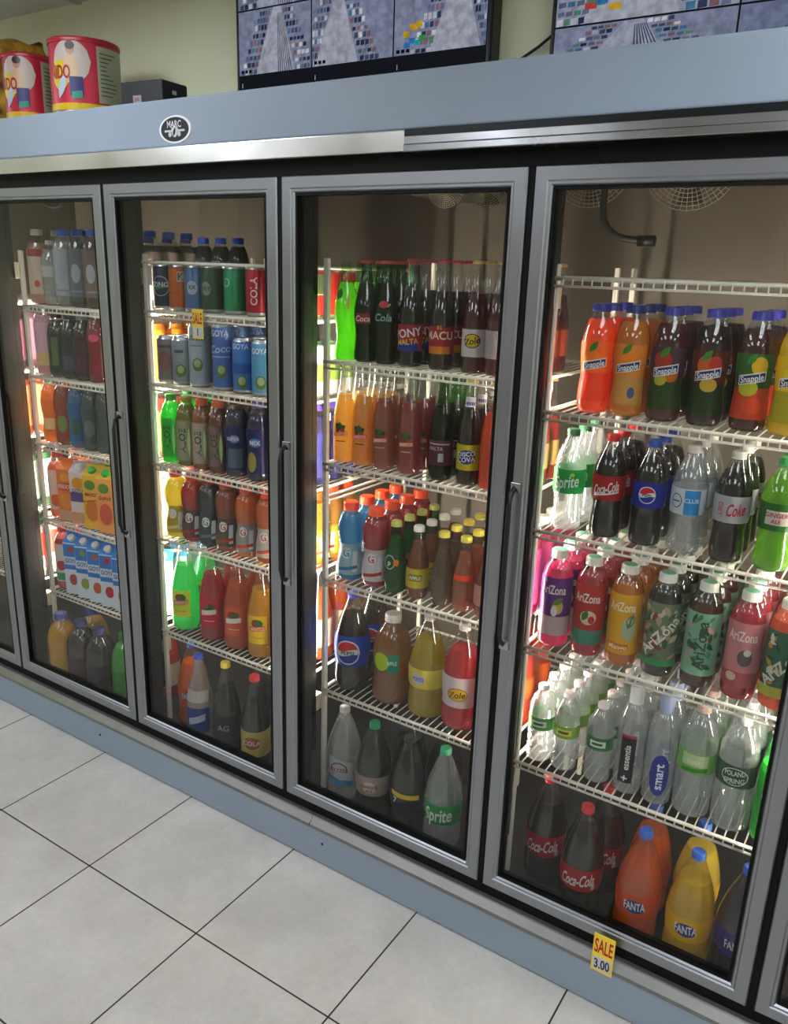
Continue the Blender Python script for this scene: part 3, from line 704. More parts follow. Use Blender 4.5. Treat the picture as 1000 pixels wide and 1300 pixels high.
for u_, (px, lq, lb, ops, dg, fg, d) in zip([1.4257, 1.5125, 1.5986, 1.6862, 1.7762, 1.8647, 1.9447], [(t[0], t[2], t[3], t[4], t[5], t[6], t[7]) for t in TEA]):
    o = list(ops)+[('text', 'AriZona', .002 if dg else -.002, .11 if dg else .155, .024 if dg else .022, fg, dg, 0, .125 if dg else .064)]
    put(4, 2, u_, P('tea', lq, 'efece2', lb, o, captop='7fc4a4'), 'iced_tea_bottle', d, 'bottle', .0377, 4)

W_ = 'clear small water bottle'
for n_, (u_, lab, d) in enumerate([(1.4189, '4a8a4a', 'leftmost small water bottle with green label'), (1.4873, '8ab84a', 'small water bottle with lime green label'), (1.5761, '3a7a4a', 'small ribbed water bottle with green band')]):
    put(4, 1, u_, P('water', None, 'ece4e0', lab, [('rect', -.02, .02, .104, .121, 'e8ece0' if n_ != 1 else 'f0e858'), ('rect', -.015, .012, .109, .116, '3a6a3a')]), 'water_bottle', d, 'bottle', .0332, 6)
put(4, 1, 1.6564, P('slim', None, 'f0f0f0', None, [('rect', -.02, .016, .035, .165, '141416'), ('rect', -.02, .016, .158, .165, 'c83040'), ('text', 'essentia', -.003, .105, .015, 'f4f4f4', 1.5708, 0, .09), ('text', '+', -.003, .048, .02, 'f4f4f4')], shell=WATERY), 'water_bottle', 'tall water bottle with black label and sport cap', 'bottle', .0355, 3)
put(4, 1, 1.7355, P('slim', None, 'b8c4e8', None, [('disc', .006, .085, .024, .055, '26389c'), ('text', 'smart', .004, .082, .021, 'f4f6ff', 1.5708, 0, .07)], shell=WATERY), 'water_bottle', 'tall water bottle with blue oval label', 'bottle', .0355, 3)
put(4, 1, 1.8002, P('bigwater', None, 'f0c8b8', '7fbf5a', [('rect', -.03, .03, .14, .17, 'cfe4b0'), ('text', 'zoo', -.004, .154, .014, 'f6f8f0'), ('slant', -.03, .03, .122, .132, .006, '3f8f3a')], bandz=(.12, .172)), 'water_bottle', 'wide water bottle with pink cap and green label', 'bottle', .0435, 3)
put(4, 1, 1.8834, P('bigwater', None, 'e4e6e6', '2f5a3a', [('text', 'POLAND', 0, .157, .012, 'eef2ea', .1, 0, .045), ('text', 'SPRING', 0, .138, .012, 'eef2ea', .1, 0, .045), ('ring', 0, .148, .03, .022, .002, 'eef2ea')]), 'water_bottle', 'large water bottle with dark green label', 'bottle', .0435, 3)
put(4, 1, 1.9747, P('slim', '2fc83a', 'e4f4e0', '2fb83c', [('disc', 0, .12, .022, .022, 'c8f08a'), ('text', 'ALOE', 0, .12, .016, '14501c', 1.5708, 0, .06), ('leaf', .01, .07, .05, .008, 1.3, 'a8f07a')], bandz=(.02, .18)), 'juice_bottle', 'bright green aloe drink bottle', 'bottle', .0355, 2)


JC = dict(tr=.35)
def floor_put(door, pos, proto, name, desc, phi=.6, cat='bottle'):
    put(door, 0, pos[0], proto, name, desc, cat, .055, 1, phi, y=pos[1])
def coke2(): return P('jug', cola, 'd02a34', 'b8232e', [('text', 'Coca-Cola', 0, .118, .034, 'f6eeee', .15, .3, .09), ('rect', .036, .046, .09, .11, 'd8d0c8')])
floor_put(4, (1.4538, 0.1662), coke2(), 'soda_bottle', 'large cola bottle with red label at left end')
floor_put(4, (1.5797, 0.1023), coke2(), 'soda_bottle', 'large cola bottle with red cap nearest the glass')
floor_put(4, (1.5963, 0.2015), coke2(), 'soda_bottle', 'large cola bottle half hidden behind the front cola')
def fanta(lq, bg): return P('jug', lq, '3f6fd0', bg, [('disc', 0, .12, .026, .018, '223a9c'), ('text', 'FANTA', 0, .122, .022, 'fff6e8', .08, 0, .052)], clr=.05)
floor_put(4, (1.7286, 0.0948), fanta('e8641e', 'e0561c'), 'soda_bottle', 'large orange soda bottle with blue cap in front')
floor_put(4, (1.7219, 0.2041), fanta('e8641e', 'e0561c'), 'soda_bottle', 'large orange soda bottle behind another')
floor_put(4, (1.8526, 0.0915), fanta('f0c41c', 'f0bc14'), 'soda_bottle', 'large yellow pineapple soda bottle nearest the glass')
floor_put(4, (1.8395, 0.2096), fanta('e8c83c', 'e0b01c'), 'soda_bottle', 'large yellow soda bottle behind another')
floor_put(4, (1.9605, 0.1043), fanta('2a1a3a', '4a3a8a'), 'soda_bottle', 'large purple grape soda bottle at right edge')

# ---- second door from right (3)
put(3, 4, 0.7314, P('contour', '8cf52a', None, None, [('leaf', -.012, .17, .03, .01, 1.2, '2f7a2a'), ('leaf', .014, .15, .05, .004, 1.57, 'e8a03a')], shell=clear((.75, .95, .6), 1.5, .02, .04), tr=.75), 'soda_bottle', 'bright green grapefruit soda glass bottle', 'bottle', .0315, 3, backdesc='green glass soda bottle')
put(3, 4, 0.8092, P('contour', '14361e', 'c83a2a', None, [('rect', -.02, .02, .1, .125, 'a82a2a'), ('text', 'Coca', 0, .112, .014, 'f0e0d8', 0, .2)], crown=True, shell=GREENGLASS), 'soda_bottle', 'green glass cola bottle with red label', 'bottle', .0315, 3)
put(3, 4, 0.8915, P('contour', '16302c', 'c83a44', None, [('disc', 0, .15, .012, .009, 'c83a3a'), ('text', 'Cola', 0, .118, .018, '8ab8b0', 0, .2)], crown=True, shell=GREENGLASS), 'soda_bottle', 'dark green glass bottle with red mark', 'bottle', .0315, 3)
put(3, 4, 0.9780, P('glass', cola, 'b03040', 'b02a38', [('rect', -.03, .03, .04, .062, '1f3a9a'), ('text', 'PONY', 0, .085, .02, 'e8e8f0', .15), ('text', 'MALTA', 0, .063, .013, 'e8c83a', .1)], crown=True), 'malt_bottle', 'dark malt bottle with red and blue label', 'bottle', .031, 3)
put(3, 4, 1.0697, P('glass', cola, 'd02a5a', 'a8283a', [('rect', -.03, .03, .04, .058, 'd8842a'), ('text', 'MACU', 0, .085, .019, 'f0d8c0'), ('text', '01', 0, .104, .01, 'e8a83a')], crown=True), 'malt_bottle', 'dark malt bottle with red and orange label', 'bottle', .031, 3)
put(3, 4, 1.1664, P('glass', '5a101c', 'd8b86a', 'd8d0d0', [('disc', 0, .078, .022, .017, '2a2418'), ('disc', 0, .078, .020, .015, 'd8b81e'), ('text', 'Zole', 0, .078, .015, '3a3010', .2, .2)], crown=True), 'soda_bottle', 'dark red soda bottle with yellow oval label', 'bottle', .031, 3)
put(3, 4, 1.2214, P('glass', '6a1420', 'd8b86a', 'c8b8b8', [], crown=True), 'soda_bottle', 'dark red glass bottle beside the frame', 'bottle', .031, 2)

def jarr(lq, cap=None, lab=None, fg='2f3a2a', tr=.6):
    return P('glass', lq, cap, lab, [('leaf', .001, .098, .026, .008, .5, '2f4a22'), ('leaf', -.009, .1, .026, .008, 2.3, '2f4a22'), ('leaf', -.004, .102, .024, .008, 1.57, '3f6a2a'), ('disc', -.011, .09, .006, .006, '8a3a20'), ('disc', .004, .09, .006, .006, 'a8461e'), ('slant', -.024, .018, .074, .085, .003, 'e8542a'), ('text', 'JARRITOS', -.003, .0812, .0085, 'fff0e0', .06, 0, .038), ('rect', -.016, .012, .06, .0625, fg)], shell=GLASSSHELL, tr=tr)
put(3, 3, 0.7357, jarr('ffc038'), 'soda_bottle', 'bright orange soda bottle at left end', 'bottle', .0312, 3)
put(3, 3, 0.8248, jarr('ffb028'), 'soda_bottle', 'orange soda glass bottle beside the leftmost one', 'bottle', .0312, 3)
put(3, 3, 0.9051, jarr('b8501a', lab=None, fg='c8b8a0'), 'soda_bottle', 'amber soda glass bottle with fruit logo', 'bottle', .0312, 3)
put(3, 3, 0.9872, jarr('b81e28', fg='d8b8a0'), 'soda_bottle', 'red fruit punch glass soda bottle', 'bottle', .0312, 3)
put(3, 3, 1.0833, P('glass', '122018', None, '5a2a3c', [('rect', -.03, .03, .094, .097, 'd8d0c8'), ('rect', .0, .014, .05, .072, 'b8b8b8'), ('text', 'MALTA', -.008, .084, .009, 'c8b8c0')], shell=GREENGLASS), 'malt_bottle', 'dark green glass bottle with maroon label', 'bottle', .0312, 3)
put(3, 3, 1.1678, P('glass', '2a1410', 'e8c05a', 'c8b81e', [('disc', 0, .074, .024, .018, '22307a'), ('text', 'DISCO', 0, .082, .011, 'f0f0f4', .1), ('text', 'COVA', 0, .068, .012, 'f0f0f4', .1), ('rect', -.014, .014, .198, .222, 'e8e0e4'), ('rect', -.012, .012, .202, .21, '3a4a9a')], crown=True), 'malt_bottle', 'brown bottle with yellow and blue oval label', 'bottle', .0312, 3)
put(3, 3, 1.2274, P('glass', 'f0501a', 'e8c05a', None, [], crown=True, tr=.6), 'soda_bottle', 'orange red bottle at the right end', 'bottle', .0312, 2)

def gator(lq, lab='c8ccd0', fg='d8422a', cap='f0501e', **k):
    return P('sport', lq, cap, lab, [('disc', -.004, .085, .014, .016, 'f0f0ee'), ('text', 'G', -.004, .085, .02, fg), ('rect', .016, .03, .03, .09, 'e8e8ec'), ('slant', -.03, .03, .03, .04, .01, fg)], **k)
put(3, 2, 0.7974, gator('1f86b8', 'a8c4cc', '3a8ab0'), 'sports_drink_bottle', 'blue sports drink bottle with orange cap', 'bottle', .0378, 4)
put(3, 2, 0.8880, gator('c03040', 'd8d4d4', 'c82a34'), 'sports_drink_bottle', 'red sports drink bottle with orange cap', 'bottle', .0378, 4)
put(3, 2, 0.9510, P('mini', '1e8a3c', 'c8c86a', None, [('ring', -.01, .092, .016, .02, .002, 'd8e8d0'), ('disc', .01, .092, .008, .009, 'f08a1e'), ('text', 'p', -.01, .092, .014, 'e8f0e0')], shell=GREENGLASS, tr=.6), 'water_bottle', 'small green glass sparkling water bottle', 'bottle', .0322, 4)
put(3, 2, 1.0279, P('mini', '8a4a1e', 'e8e4d8', 'd8c02a', [('rect', -.02, .02, .055, .075, '8a8a3a'), ('text', 'APPLE', 0, .065, .009, 'f0ecc8')]), 'soda_bottle', 'small amber yellow-labelled bottle with white cap', 'bottle', .0322, 4)
put(3, 2, 1.1136, P('mini', '8a6a4a', 'e8d84a', None, [], clr=.45), 'juice_bottle', 'small clear brown drink bottle, yellow cap', 'bottle', .0322, 4)
put(3, 2, 1.1818, P('mini', 'c86a3a', 'e8d84a', None, [('rect', -.03, .03, .09, .105, 'f0501e')], clr=.3), 'juice_bottle', 'small peach coloured bottle with yellow cap', 'bottle', .0322, 4)
put(3, 2, 1.2469, P('mini', 'b04a3a', 'd8d4c8', 'f0a898', [], clr=.2), 'juice_bottle', 'small pink labelled bottle at the right end', 'bottle', .0322, 3)

put(3, 1, 0.7795, P('jug', cola, '5a5ad0', '1f48c8', pepsi(.0, .13, .036, bg='1f3a9a'), bandz=(.085, .18)), 'soda_bottle', 'large cola bottle with blue globe label', 'bottle', .0545, 2)
put(3, 1, 0.9381, P('bigjuice', 'a8682e', 'e8e4dc', None, [('rect', .0, .035, .11, .165, '1f9a7a'), ('disc', -.02, .14, .026, .028, 'b8d81e'), ('text', 'APPLE', .014, .14, .012, 'e8f4e0', 0, 0, .03)], tr=.5, clr=.2), 'juice_bottle', 'big apple juice bottle with green round label', 'bottle', .058, 1)
put(3, 1, 1.0666, P('jug', 'd8c01e', 'e8e4d8', 'f0dc5a', [('disc', -.015, .125, .02, .016, 'd8d0f0'), ('text', 'POSTO', -.015, .125, .011, '3a3ab0', 0, 0, .034)], tr=.6, clr=.25, bandz=(.095, .155)), 'soda_bottle', 'large yellow soda bottle with pale yellow label', 'bottle', .0545, 1)
put(3, 1, 1.1835, P('jug', 'd8303a', 'e8e4d8', 'e8dce0', [('disc', 0, .115, .03, .02, '6a5a10'), ('disc', 0, .115, .028, .018, 'f0c41c'), ('text', 'Zole', 0, .115, .018, '5a4a10', .1, .2)], tr=.6, bandz=(.075, .165)), 'soda_bottle', 'large red soda bottle with yellow oval', 'bottle', .0545, 1)

floor_put(3, (0.8013, 0.1290), P('jug', None, 'e4dcd8', None, [('slant', -.04, .04, .09, .16, -.02, 'b8bcc0'), ('ring', -.004, .115, .028, .026, .004, '8a3a3a'), ('text', 'SELTZER', -.004, .115, .011, '8a3a3a'), ('rect', -.04, .04, .06, .08, '4a8ab8')]), 'soda_bottle', 'large clear seltzer bottle with white cap')
floor_put(3, (0.9251, 0.1090), P('jug', '1c2a1a', '1f9a6a', 'a8988a', [('disc', 0, .115, .02, .02, 'd8ccc0'), ('text', 'GINGER', 0, .118, .01, '8a2a3a'), ('text', 'ALE', 0, .104, .009, '8a2a3a')]), 'soda_bottle', 'large dark green soda bottle with green cap')
floor_put(3, (1.0496, 0.1063), P('jug', '14100e', '2a2a2a', '1c2430', [('slant', -.045, .045, .135, .15, -.008, 'e8c81e'), ('text', '7', -.03, .12, .02, 'e8e8e8')]), 'soda_bottle', 'large dark soda bottle with yellow stripe')
floor_put(3, (1.1524, 0.1122), P('jug', None, '3fb88a', '1f9a4c', [('text', 'Sprite', -.004, .118, .042, 'f0f8f0', .12, .18, .085)]), 'soda_bottle', 'large clear lemon-lime bottle with green label')
floor_put(3, (0.9896, 0.1243), P('jug', '14100e', '2a2a2a', '2a2a34', []), 'soda_bottle', 'large dark soda bottle behind the green-capped one')
floor_put(3, (1.0849, 0.1523), P('jug', '14100e', '1f2a3a', '2a2a34', []), 'soda_bottle', 'large dark soda bottle behind the lemon-lime bottle')

# ---- third door from right (2)
C_ = make_can
cc = dict(cat='can', r=.0335)
put(2, 5, 0.0087, C_(.137, '16203c', [('disc', 0, .07, .028, .03, '9aa8b0'), ('disc', 0, .07, .025, .027, '1c2c4a'), ('slant', -.03, .03, .055, .062, .014, '3a8a5a'), ('text', 'ZING', 0, .075, .014, 'd8d8d8')]), 'drink_can', 'dark blue can with round emblem', 'can', .0335, 2)
put(2, 5, 0.1013, C_(.137, 'b0541e', [('rect', .004, .03, .085, .115, 'c8b8a8'), ('text', 'K', .016, .1, .02, '5a2a14'), ('rect', -.03, .0, .05, .053, '7a3a14')]), 'drink_can', 'copper orange can', 'can', .0335, 2)
put(2, 5, 0.1869, C_(.137, '4a6a94', [('disc', 0, .07, .017, .02, 'b8bcc8'), ('text', 'XX', 0, .072, .012, '2a3a5a')]), 'drink_can', 'steel blue can with pale badge', 'can', .0335, 2)
put(2, 5, 0.2762, C_(.137, '284a34', [('disc', -.008, .07, .016, .02, '8a948a'), ('text', 'DRY', -.008, .07, .011, '1f3a28')]), 'drink_can', 'dark green can with grey badge', 'can', .0335, 2)
put(2, 5, 0.3745, C_(.137, '1f8a5c', [('ring', -.016, .09, .01, .012, .002, 'b8e0c8'), ('leaf', .01, .06, .08, .006, 1.57, '3aa87a')]), 'drink_can', 'emerald green can', 'can', .0335, 2)
put(2, 5, 0.4598, C_(.137, 'a82030', [('text', 'COLA', 0, .07, .02, 'e8d8d8', 1.57), ('leaf', .016, .07, .08, .005, 1.57, '6a1420')]), 'drink_can', 'crimson red can', 'can', .0335, 2)
for k_, (u_, d) in enumerate([(-0.3021, 'leftmost'), (-0.2088, 'second from left'), (-0.1186, 'third from left'), (-0.0313, 'third from right'), (0.0495, 'second from right'), (0.1279, 'rightmost')]):
    put(2, 5, u_, P('aloe', 'c8c4bc' if k_ == 1 else '2a2a34', '2a5cd8', 'd8dce4' if k_ == 1 else '4a5260'), 'water_bottle', 'blue-capped bottle behind the cans, %s' % d, 'bottle', .034, 1, y=.42)
coco = lambda v: [('disc', .004, v, .017, .02, '5a7a3a'), ('disc', .004, v+.004, .011, .012, 'a8b88a')]
put(2, 4, 0.0526, C_(.145, '7a7478', [('disc', 0, .07, .02, .03, '8a5a5a'), ('rect', -.02, .02, .11, .118, '5a4a50')]), 'drink_can', 'short grey and maroon can', 'can', .0335, 3)
put(2, 4, 0.1314, C_(.145, '8a929a', coco(.045)+[('rect', -.014, .014, .1, .108, '3a4a5a')]), 'drink_can', 'short grey coconut water can', 'can', .0335, 3)
put(2, 4, 0.2193, C_(.19, '9aa8b4', coco(.07)+[('text', 'COCO', 0, .15, .014, '3a4a5a'), ('rect', -.02, .02, .125, .128, '5a6a7a')]), 'drink_can', 'tall grey coconut water can', 'can', .0335, 3)
put(2, 4, 0.3192, C_(.195, '4a68b0', coco(.06)+[('text', 'GOYA', 0, .17, .018, 'f0f0f8', 0, 0, .056), ('text', 'Coco', 0, .125, .022, 'a8c4f0', .1, .2), ('rect', -.03, .03, .1, .103, 'a8c4f0')]), 'drink_can', 'tall blue coconut water can with lettering', 'can', .0335, 3)
put(2, 4, 0.4018, C_(.16, '3a7ac0', coco(.035)+[('text', 'GOYA', 0, .138, .015, 'f0f0f8', 0, 0, .05), ('rect', -.04, .04, .06, .09, '2a5aa8')]), 'drink_can', 'medium blue coconut water can', 'can', .0335, 3)
put(2, 4, 0.4761, C_(.16, '5a9ac8', coco(.04)+[('text', 'GOYA', 0, .13, .015, 'f0f0f8', 0, 0, .05)]), 'drink_can', 'light blue can at the right end', 'can', .0335, 3)
put(2, 4, -0.2955, P('tea', 'e8901e', 'f0e8d8', 'e8801c', captop='f0e8d8'), 'juice_bottle', 'orange juice bottle behind the short cans', 'bottle', .0377, 1, y=.36)

al = lambda c, w='ALOE': [('rect', -.022, .014, .022, .148, c), ('text', w, -.004, .085, .022, '1c5a1c', 1.5708, 0, .1), ('leaf', .018, .08, .1, .005, 1.57, 'c8f0a0')]
put(2, 3, 0.0210, P('aloe', '1ee03c', '1fa83c', '2ae048', al('1fb83a'), tr=.7), 'juice_bottle', 'glowing green aloe drink bottle', 'bottle', .0345, 3)
put(2, 3, 0.1136, P('aloe', '8a8a1e', 'a8a02a', 'a09a68', al('a8a488'), tr=.5), 'juice_bottle', 'olive green aloe drink bottle', 'bottle', .0345, 3)
put(2, 3, 0.2028, P('aloe', 'a8641e', 'f0643a', 'a89484', al('b8a898'), tr=.5), 'juice_bottle', 'amber aloe drink bottle with orange cap', 'bottle', .0345, 3)
put(2, 3, 0.2857, P('aloe', '7a2418', 'f0643a', '6a4a50', al('8a6a6a'), tr=.5), 'juice_bottle', 'red-brown aloe drink bottle with orange cap', 'bottle', .0345, 3)
put(2, 3, 0.3599, P('fruit', '1c1c4a', '1c2030', '2a2c64', [('disc', .004, .12, .016, .012, '8a94c8'), ('rect', -.02, .03, .03, .09, '5a6a7a'), ('text', 'SUPER', 0, .12, .01, 'e0e4f0')]), 'juice_bottle', 'dark navy berry drink bottle', 'bottle', .0375, 3)
put(2, 3, 0.4506, P('fruit', '201c54', '5a3aa8', '24245c', [('disc', 0, .12, .018, .014, '4a7ab8'), ('disc', -.012, .06, .016, .03, 'a8984a'), ('text', 'MIX', 0, .12, .014, 'e0e4f0')]), 'juice_bottle', 'deep blue drink bottle with purple cap', 'bottle', .0375, 3)

put(2, 2, 0.0233, gator('f4ec1e', 'b8a830', 'e8e0a0', 'f0501e', tr=.65), 'sports_drink_bottle', 'glowing yellow sports drink bottle', 'bottle', .0378, 3)
put(2, 2, 0.1259, gator('d01e1e', '6a4a48', 'b83a3a'), 'sports_drink_bottle', 'red sports drink bottle', 'bottle', .0378, 3)
put(2, 2, 0.2211, gator('1c2c3c', '4a5250', '6a8a8a', 'a83a28'), 'sports_drink_bottle', 'dark blue sports drink bottle', 'bottle', .0378, 3)
put(2, 2, 0.3091, gator('b0501a', '6a5a4a', 'c84a2a'), 'sports_drink_bottle', 'brownish orange sports drink bottle', 'bottle', .0378, 3)
put(2, 2, 0.3973, gator('f57a14', 'a8a09a', 'd84a2a'), 'sports_drink_bottle', 'bright orange sports drink bottle', 'bottle', .0378, 3)
put(2, 2, 0.4824, gator('e0701c', 'c8c0b8', 'd84a2a'), 'sports_drink_bottle', 'orange sports drink bottle at the right end', 'bottle', .0378, 3)

def j15(lq, lab, cap, fg='e8542a'):
    return P('tall', lq, cap, None, [('rect', -.034, .034, .055, .15, lab), ('disc', 0, .125, .02, .014, '3a6a2a'), ('disc', -.008, .13, .009, .008, 'a83a20'), ('slant', -.028, .026, .095, .112, .006, fg), ('text', 'JARRITOS', 0, .1065, .012, 'fff4e4', .08, 0, .05), ('rect', -.02, .02, .075, .077, fg)], tr=.6, clr=.12)
put(2, 1, 0.0884, j15('1fb04c', 'f0e43a', '3a9a4a'), 'soda_bottle', 'large green soda bottle with yellow label', 'bottle', .0475, 2)
put(2, 1, 0.2246, j15('d02a3c', 'e02a44', 'c03a34', 'f0e8e0'), 'soda_bottle', 'large red soda bottle with red fruit label', 'bottle', .0475, 2)
put(2, 1, 0.3369, j15('e0602a', 'e86a4a', 'c8502a', 'f0f0e8'), 'soda_bottle', 'large orange-red soda bottle', 'bottle', .0475, 2)
put(2, 1, 0.4410, j15('f0b014', 'f4d81e', 'd8a02a'), 'soda_bottle', 'large yellow soda bottle with yellow label', 'bottle', .0475, 2)
floor_put(2, (0.2198, 0.0880), P('tall', None, '3f5fd0', None, [('rect', -.044, .044, .16, .2, 'c8c0b8'), ('rect', -.046, .046, .05, .14, '26408a'), ('slant', -.03, .03, .075, .1, .02, 'b8c4e0')]), 'water_bottle', 'large clear bottle with blue cap and blue label')
floor_put(2, (0.3324, 0.0999), P('tall', '1a1c18', 'e8d04a', '2a2c2a', [('text', 'AG', 0, .1, .02, '8a9a9a')]), 'soda_bottle', 'large dark soda bottle with yellow cap')
floor_put(2, (0.4713, 0.0886), P('tall', '16120f', 'e03a3a', 'c8b85a', [('disc', 0, .1, .03, .022, 'a85a3a'), ('text', 'COLA', 0, .1, .016, 'f0e0c0')], bandz=(.05, .14)), 'soda_bottle', 'large dark cola bottle with red cap, yellow label')
floor_put(2, (0.1111, 0.1590), fanta('e8641e', 'e0561c'), 'soda_bottle', 'large orange soda bottle behind the blue-capped bottle')
floor_put(2, (0.3783, 0.1481), P('tall', '1a1c18', '2a2a2a', '3a3a34', []), 'soda_bottle', 'large dark bottle behind the red-capped cola')
floor_put(2, (-0.1206, 0.2336), P('bigjuice', 'c8322a', 'e8e4d8', 'e8e0cc', [], tr=.4), 'juice_bottle', 'white and red juice jug at the left end')

# ---- fourth door from right (1)
def sq(lq, cap, lab, **k): return P('tea', lq, cap, lab, [('disc', 0, .11, .016, .03, 'a8acb4'), ('rect', -.02, .02, .05, .056, '8a8e98')], **k)
put(1, 5, -0.6795, P('tea', 'c89a8a', 'e8e0d8', 'e0c8b4', [('disc', .004, .07, .01, .012, 'd83a2a'), ('rect', -.03, .03, .16, .185, 'a84a44')], tr=.6), 'juice_bottle', 'pale pink juice bottle with white cap', 'bottle', .0377, 2)
put(1, 5, -0.5913, P('water', 'b8b8b0', 'd8d4cc', 'c8c8c0', []), 'water_bottle', 'small pale grey bottle', 'bottle', .0335, 2)
put(1, 5, -0.4929, sq(None, '2a62d8', 'b0b4b8'), 'water_bottle', 'clear bottle with blue cap', 'bottle', .0377, 2)
put(1, 5, -0.3982, sq('3a3c44', '2450b8', '6a727a'), 'protein_shake_bottle', 'charcoal bottle with blue cap', 'bottle', .0377, 2)
put(1, 5, -0.3149, sq('4a2c2c', '2a62d8', '7a6460'), 'protein_shake_bottle', 'maroon brown bottle with blue cap', 'bottle', .0377, 2)
put(1, 4, -0.6786, P('tea', 'd8a0b0', '2a2c54', 'e0b8c8', [('rect', -.05, .05, .035, .08, 'e8c88a')], tr=.6), 'juice_bottle', 'pink and cream bottle at the left end', 'bottle', .0377, 2)
put(1, 4, -0.5722, P('aloe', '20281c', '101410', '283024', [('rect', -.012, .012, .04, .14, '5a6a4a')]), 'juice_bottle', 'black-green slim bottle', 'bottle', .0345, 3)
put(1, 4, -0.4804, P('aloe', '2a2430', '2a2a34', '3a3644', [('rect', -.02, .02, .03, .08, '4a4a64')]), 'juice_bottle', 'dark plum slim bottle', 'bottle', .0345, 3)
put(1, 4, -0.4018, P('aloe', '2c1a24', '8a8a8a', '4a2434', [('rect', -.02, .02, .03, .08, '5a2a44')]), 'juice_bottle', 'dark burgundy slim bottle', 'bottle', .0345, 3)
put(1, 4, -0.3033, P('fruit', '9a2848', 'e0b8c0', '7a1830', [('disc', 0, .15, .02, .012, 'c84a74')], tr=.5), 'juice_bottle', 'wine red juice bottle with pink cap', 'bottle', .0377, 2)
put(1, 3, -0.6284, P('fruit', 'ff9a14', '8ab0a8', 'f08a1c', [('rect', -.02, .02, .05, .09, 'f8e0a0')], tr=.65), 'juice_bottle', 'glowing orange juice bottle', 'bottle', .0372, 3)
put(1, 3, -0.5419, P('fruit', 'b83a2a', '7aa0a0', 'b0443a', [('disc', 0, .08, .02, .03, '8a9a4a')]), 'juice_bottle', 'brick red juice bottle', 'bottle', .0372, 3)
put(1, 3, -0.4501, P('fruit', '2a7ab8', '8ab8c8', '2f6aa0', [('disc', 0, .08, .02, .03, '3a5a5a')]), 'juice_bottle', 'sky blue drink bottle', 'bottle', .0372, 3)
put(1, 3, -0.3697, P('fruit', '4a5a68', '3a8ac0', '4a5864', [('disc', 0, .08, .02, .03, '6a7a7a')]), 'juice_bottle', 'slate grey drink bottle with blue cap', 'bottle', .0372, 3)
put(1, 3, -0.2960, P('fruit', '3a4448', '3a7aa8', '3c464c', []), 'juice_bottle', 'dark grey drink bottle at the right end', 'bottle', .0372, 3)
K_ = make_carton
put(1, 2, -0.6971, P('tea', 'f07a4a', 'e03a2a', 'f0e0cc', [('disc', 0, .07, .022, .024, 'f06a2a')], tr=.6), 'juice_bottle', 'white and orange juice bottle with red cap', 'bottle', .0377, 2)
put(1, 2, -0.5504, K_(.07, .235, 'e8782a', 'f07a2a', None, [('rect', -.03, .03, .12, .15, 'e85a1c'), ('text', 'FRESCO', 0, .135, .014, 'fff4e8', 0, 0, .055), ('disc', 0, .17, .02, .016, 'f8b83a'), ('disc', 0, .08, .024, .03, 'f89a2a'), ('rect', -.033, .033, .005, .045, 'e0b890')], side='d8a884'), 'juice_carton', 'orange juice carton with orange top', 'carton', .0362, 2, phi=.35)
put(1, 2, -0.4477, K_(.07, .235, 'e0c8c0', 'c8c4d8', 'f4f0ea', [('rect', -.033, .033, .09, .125, '5a4a8a'), ('disc', 0, .16, .026, .022, 'f0a82a'), ('text', 'GOYA', 0, .132, .014, '3a3a7a', 0, 0, .05), ('rect', -.033, .033, .01, .05, 'e8a878')], side='c8b0a8'), 'juice_carton', 'white and purple nectar carton with white cap', 'carton', .0362, 2, phi=.35)
put(1, 2, -0.3480, K_(.07, .235, 'f0b82a', 'f0c43a', '2fb84a', [('disc', -.004, .165, .022, .018, '6aa03a'), ('text', 'MANGO', 0, .13, .013, '8a3a1a', 0, 0, .05), ('disc', 0, .07, .026, .04, 'f08a1e'), ('slant', -.033, .033, .1, .105, .01, 'd8641a')], side='e0a020'), 'juice_carton', 'yellow mango carton with green cap', 'carton', .0362, 2, phi=.35)
put(1, 2, -0.2564, K_(.07, .235, 'f0a050', 'f0c43a', '2fb84a', [('disc', -.004, .165, .022, .018, '6aa03a'), ('text', 'GUAVA', 0, .13, .013, '8a2a2a', 0, 0, .05), ('disc', 0, .07, .026, .04, 'e86a4a')], side='e08a4a'), 'juice_carton', 'peach coloured guava carton with green cap', 'carton', .0362, 2, phi=.35)
put(1, 1, -0.6889, P('tea', 'c84a3a', 'e02a34', 'e8e4dc', [('disc', -.004, .1, .02, .02, 'c83a2a'), ('rect', -.05, .05, .04, .07, '3fa87a')], tr=.4), 'juice_bottle', 'white and green juice bottle with red cap', 'bottle', .0377, 2)
for n_, (u_, fc, d) in enumerate([(-0.5908, 'b84a3a', 'cherry'), (-0.5069, '9aa83a', 'lime'), (-0.4163, 'd8682a', 'orange'), (-0.3293, 'd8283a', 'strawberry'), (-0.2494, 'e0a040', 'peach')]):
    put(1, 1, u_, K_(.066, .24, 'd4dce6', '2a8ae0', 'f0ece8', [('rect', -.031, .031, .15, .2, '2a86dc'), ('disc', 0, .18, .012, .012, fc), ('rect', -.031, .031, .1, .118, '2a86dc'), ('text', 'GOYA', 0, .135, .016, '1f4a9a', 0, 0, .052), ('disc', .004, .06, .018, .022, fc)], side='7a9ac8'), 'juice_carton', 'blue and white carton with %s picture' % d, 'carton', .0342, 2, phi=.35)
floor_put(1, (-0.5291, 0.0880), P('bigjuice', 'f0b81e', '3a4a9a', None, [('rect', -.04, .04, .05, .11, 'd8b04a')], tr=.6), 'juice_bottle', 'big yellow juice jug with blue cap')
floor_put(1, (-0.4244, 0.0880), P('bigjuice', '3a1c1c', '3a3c64', '4a2a30', []), 'juice_bottle', 'big dark red juice jug')
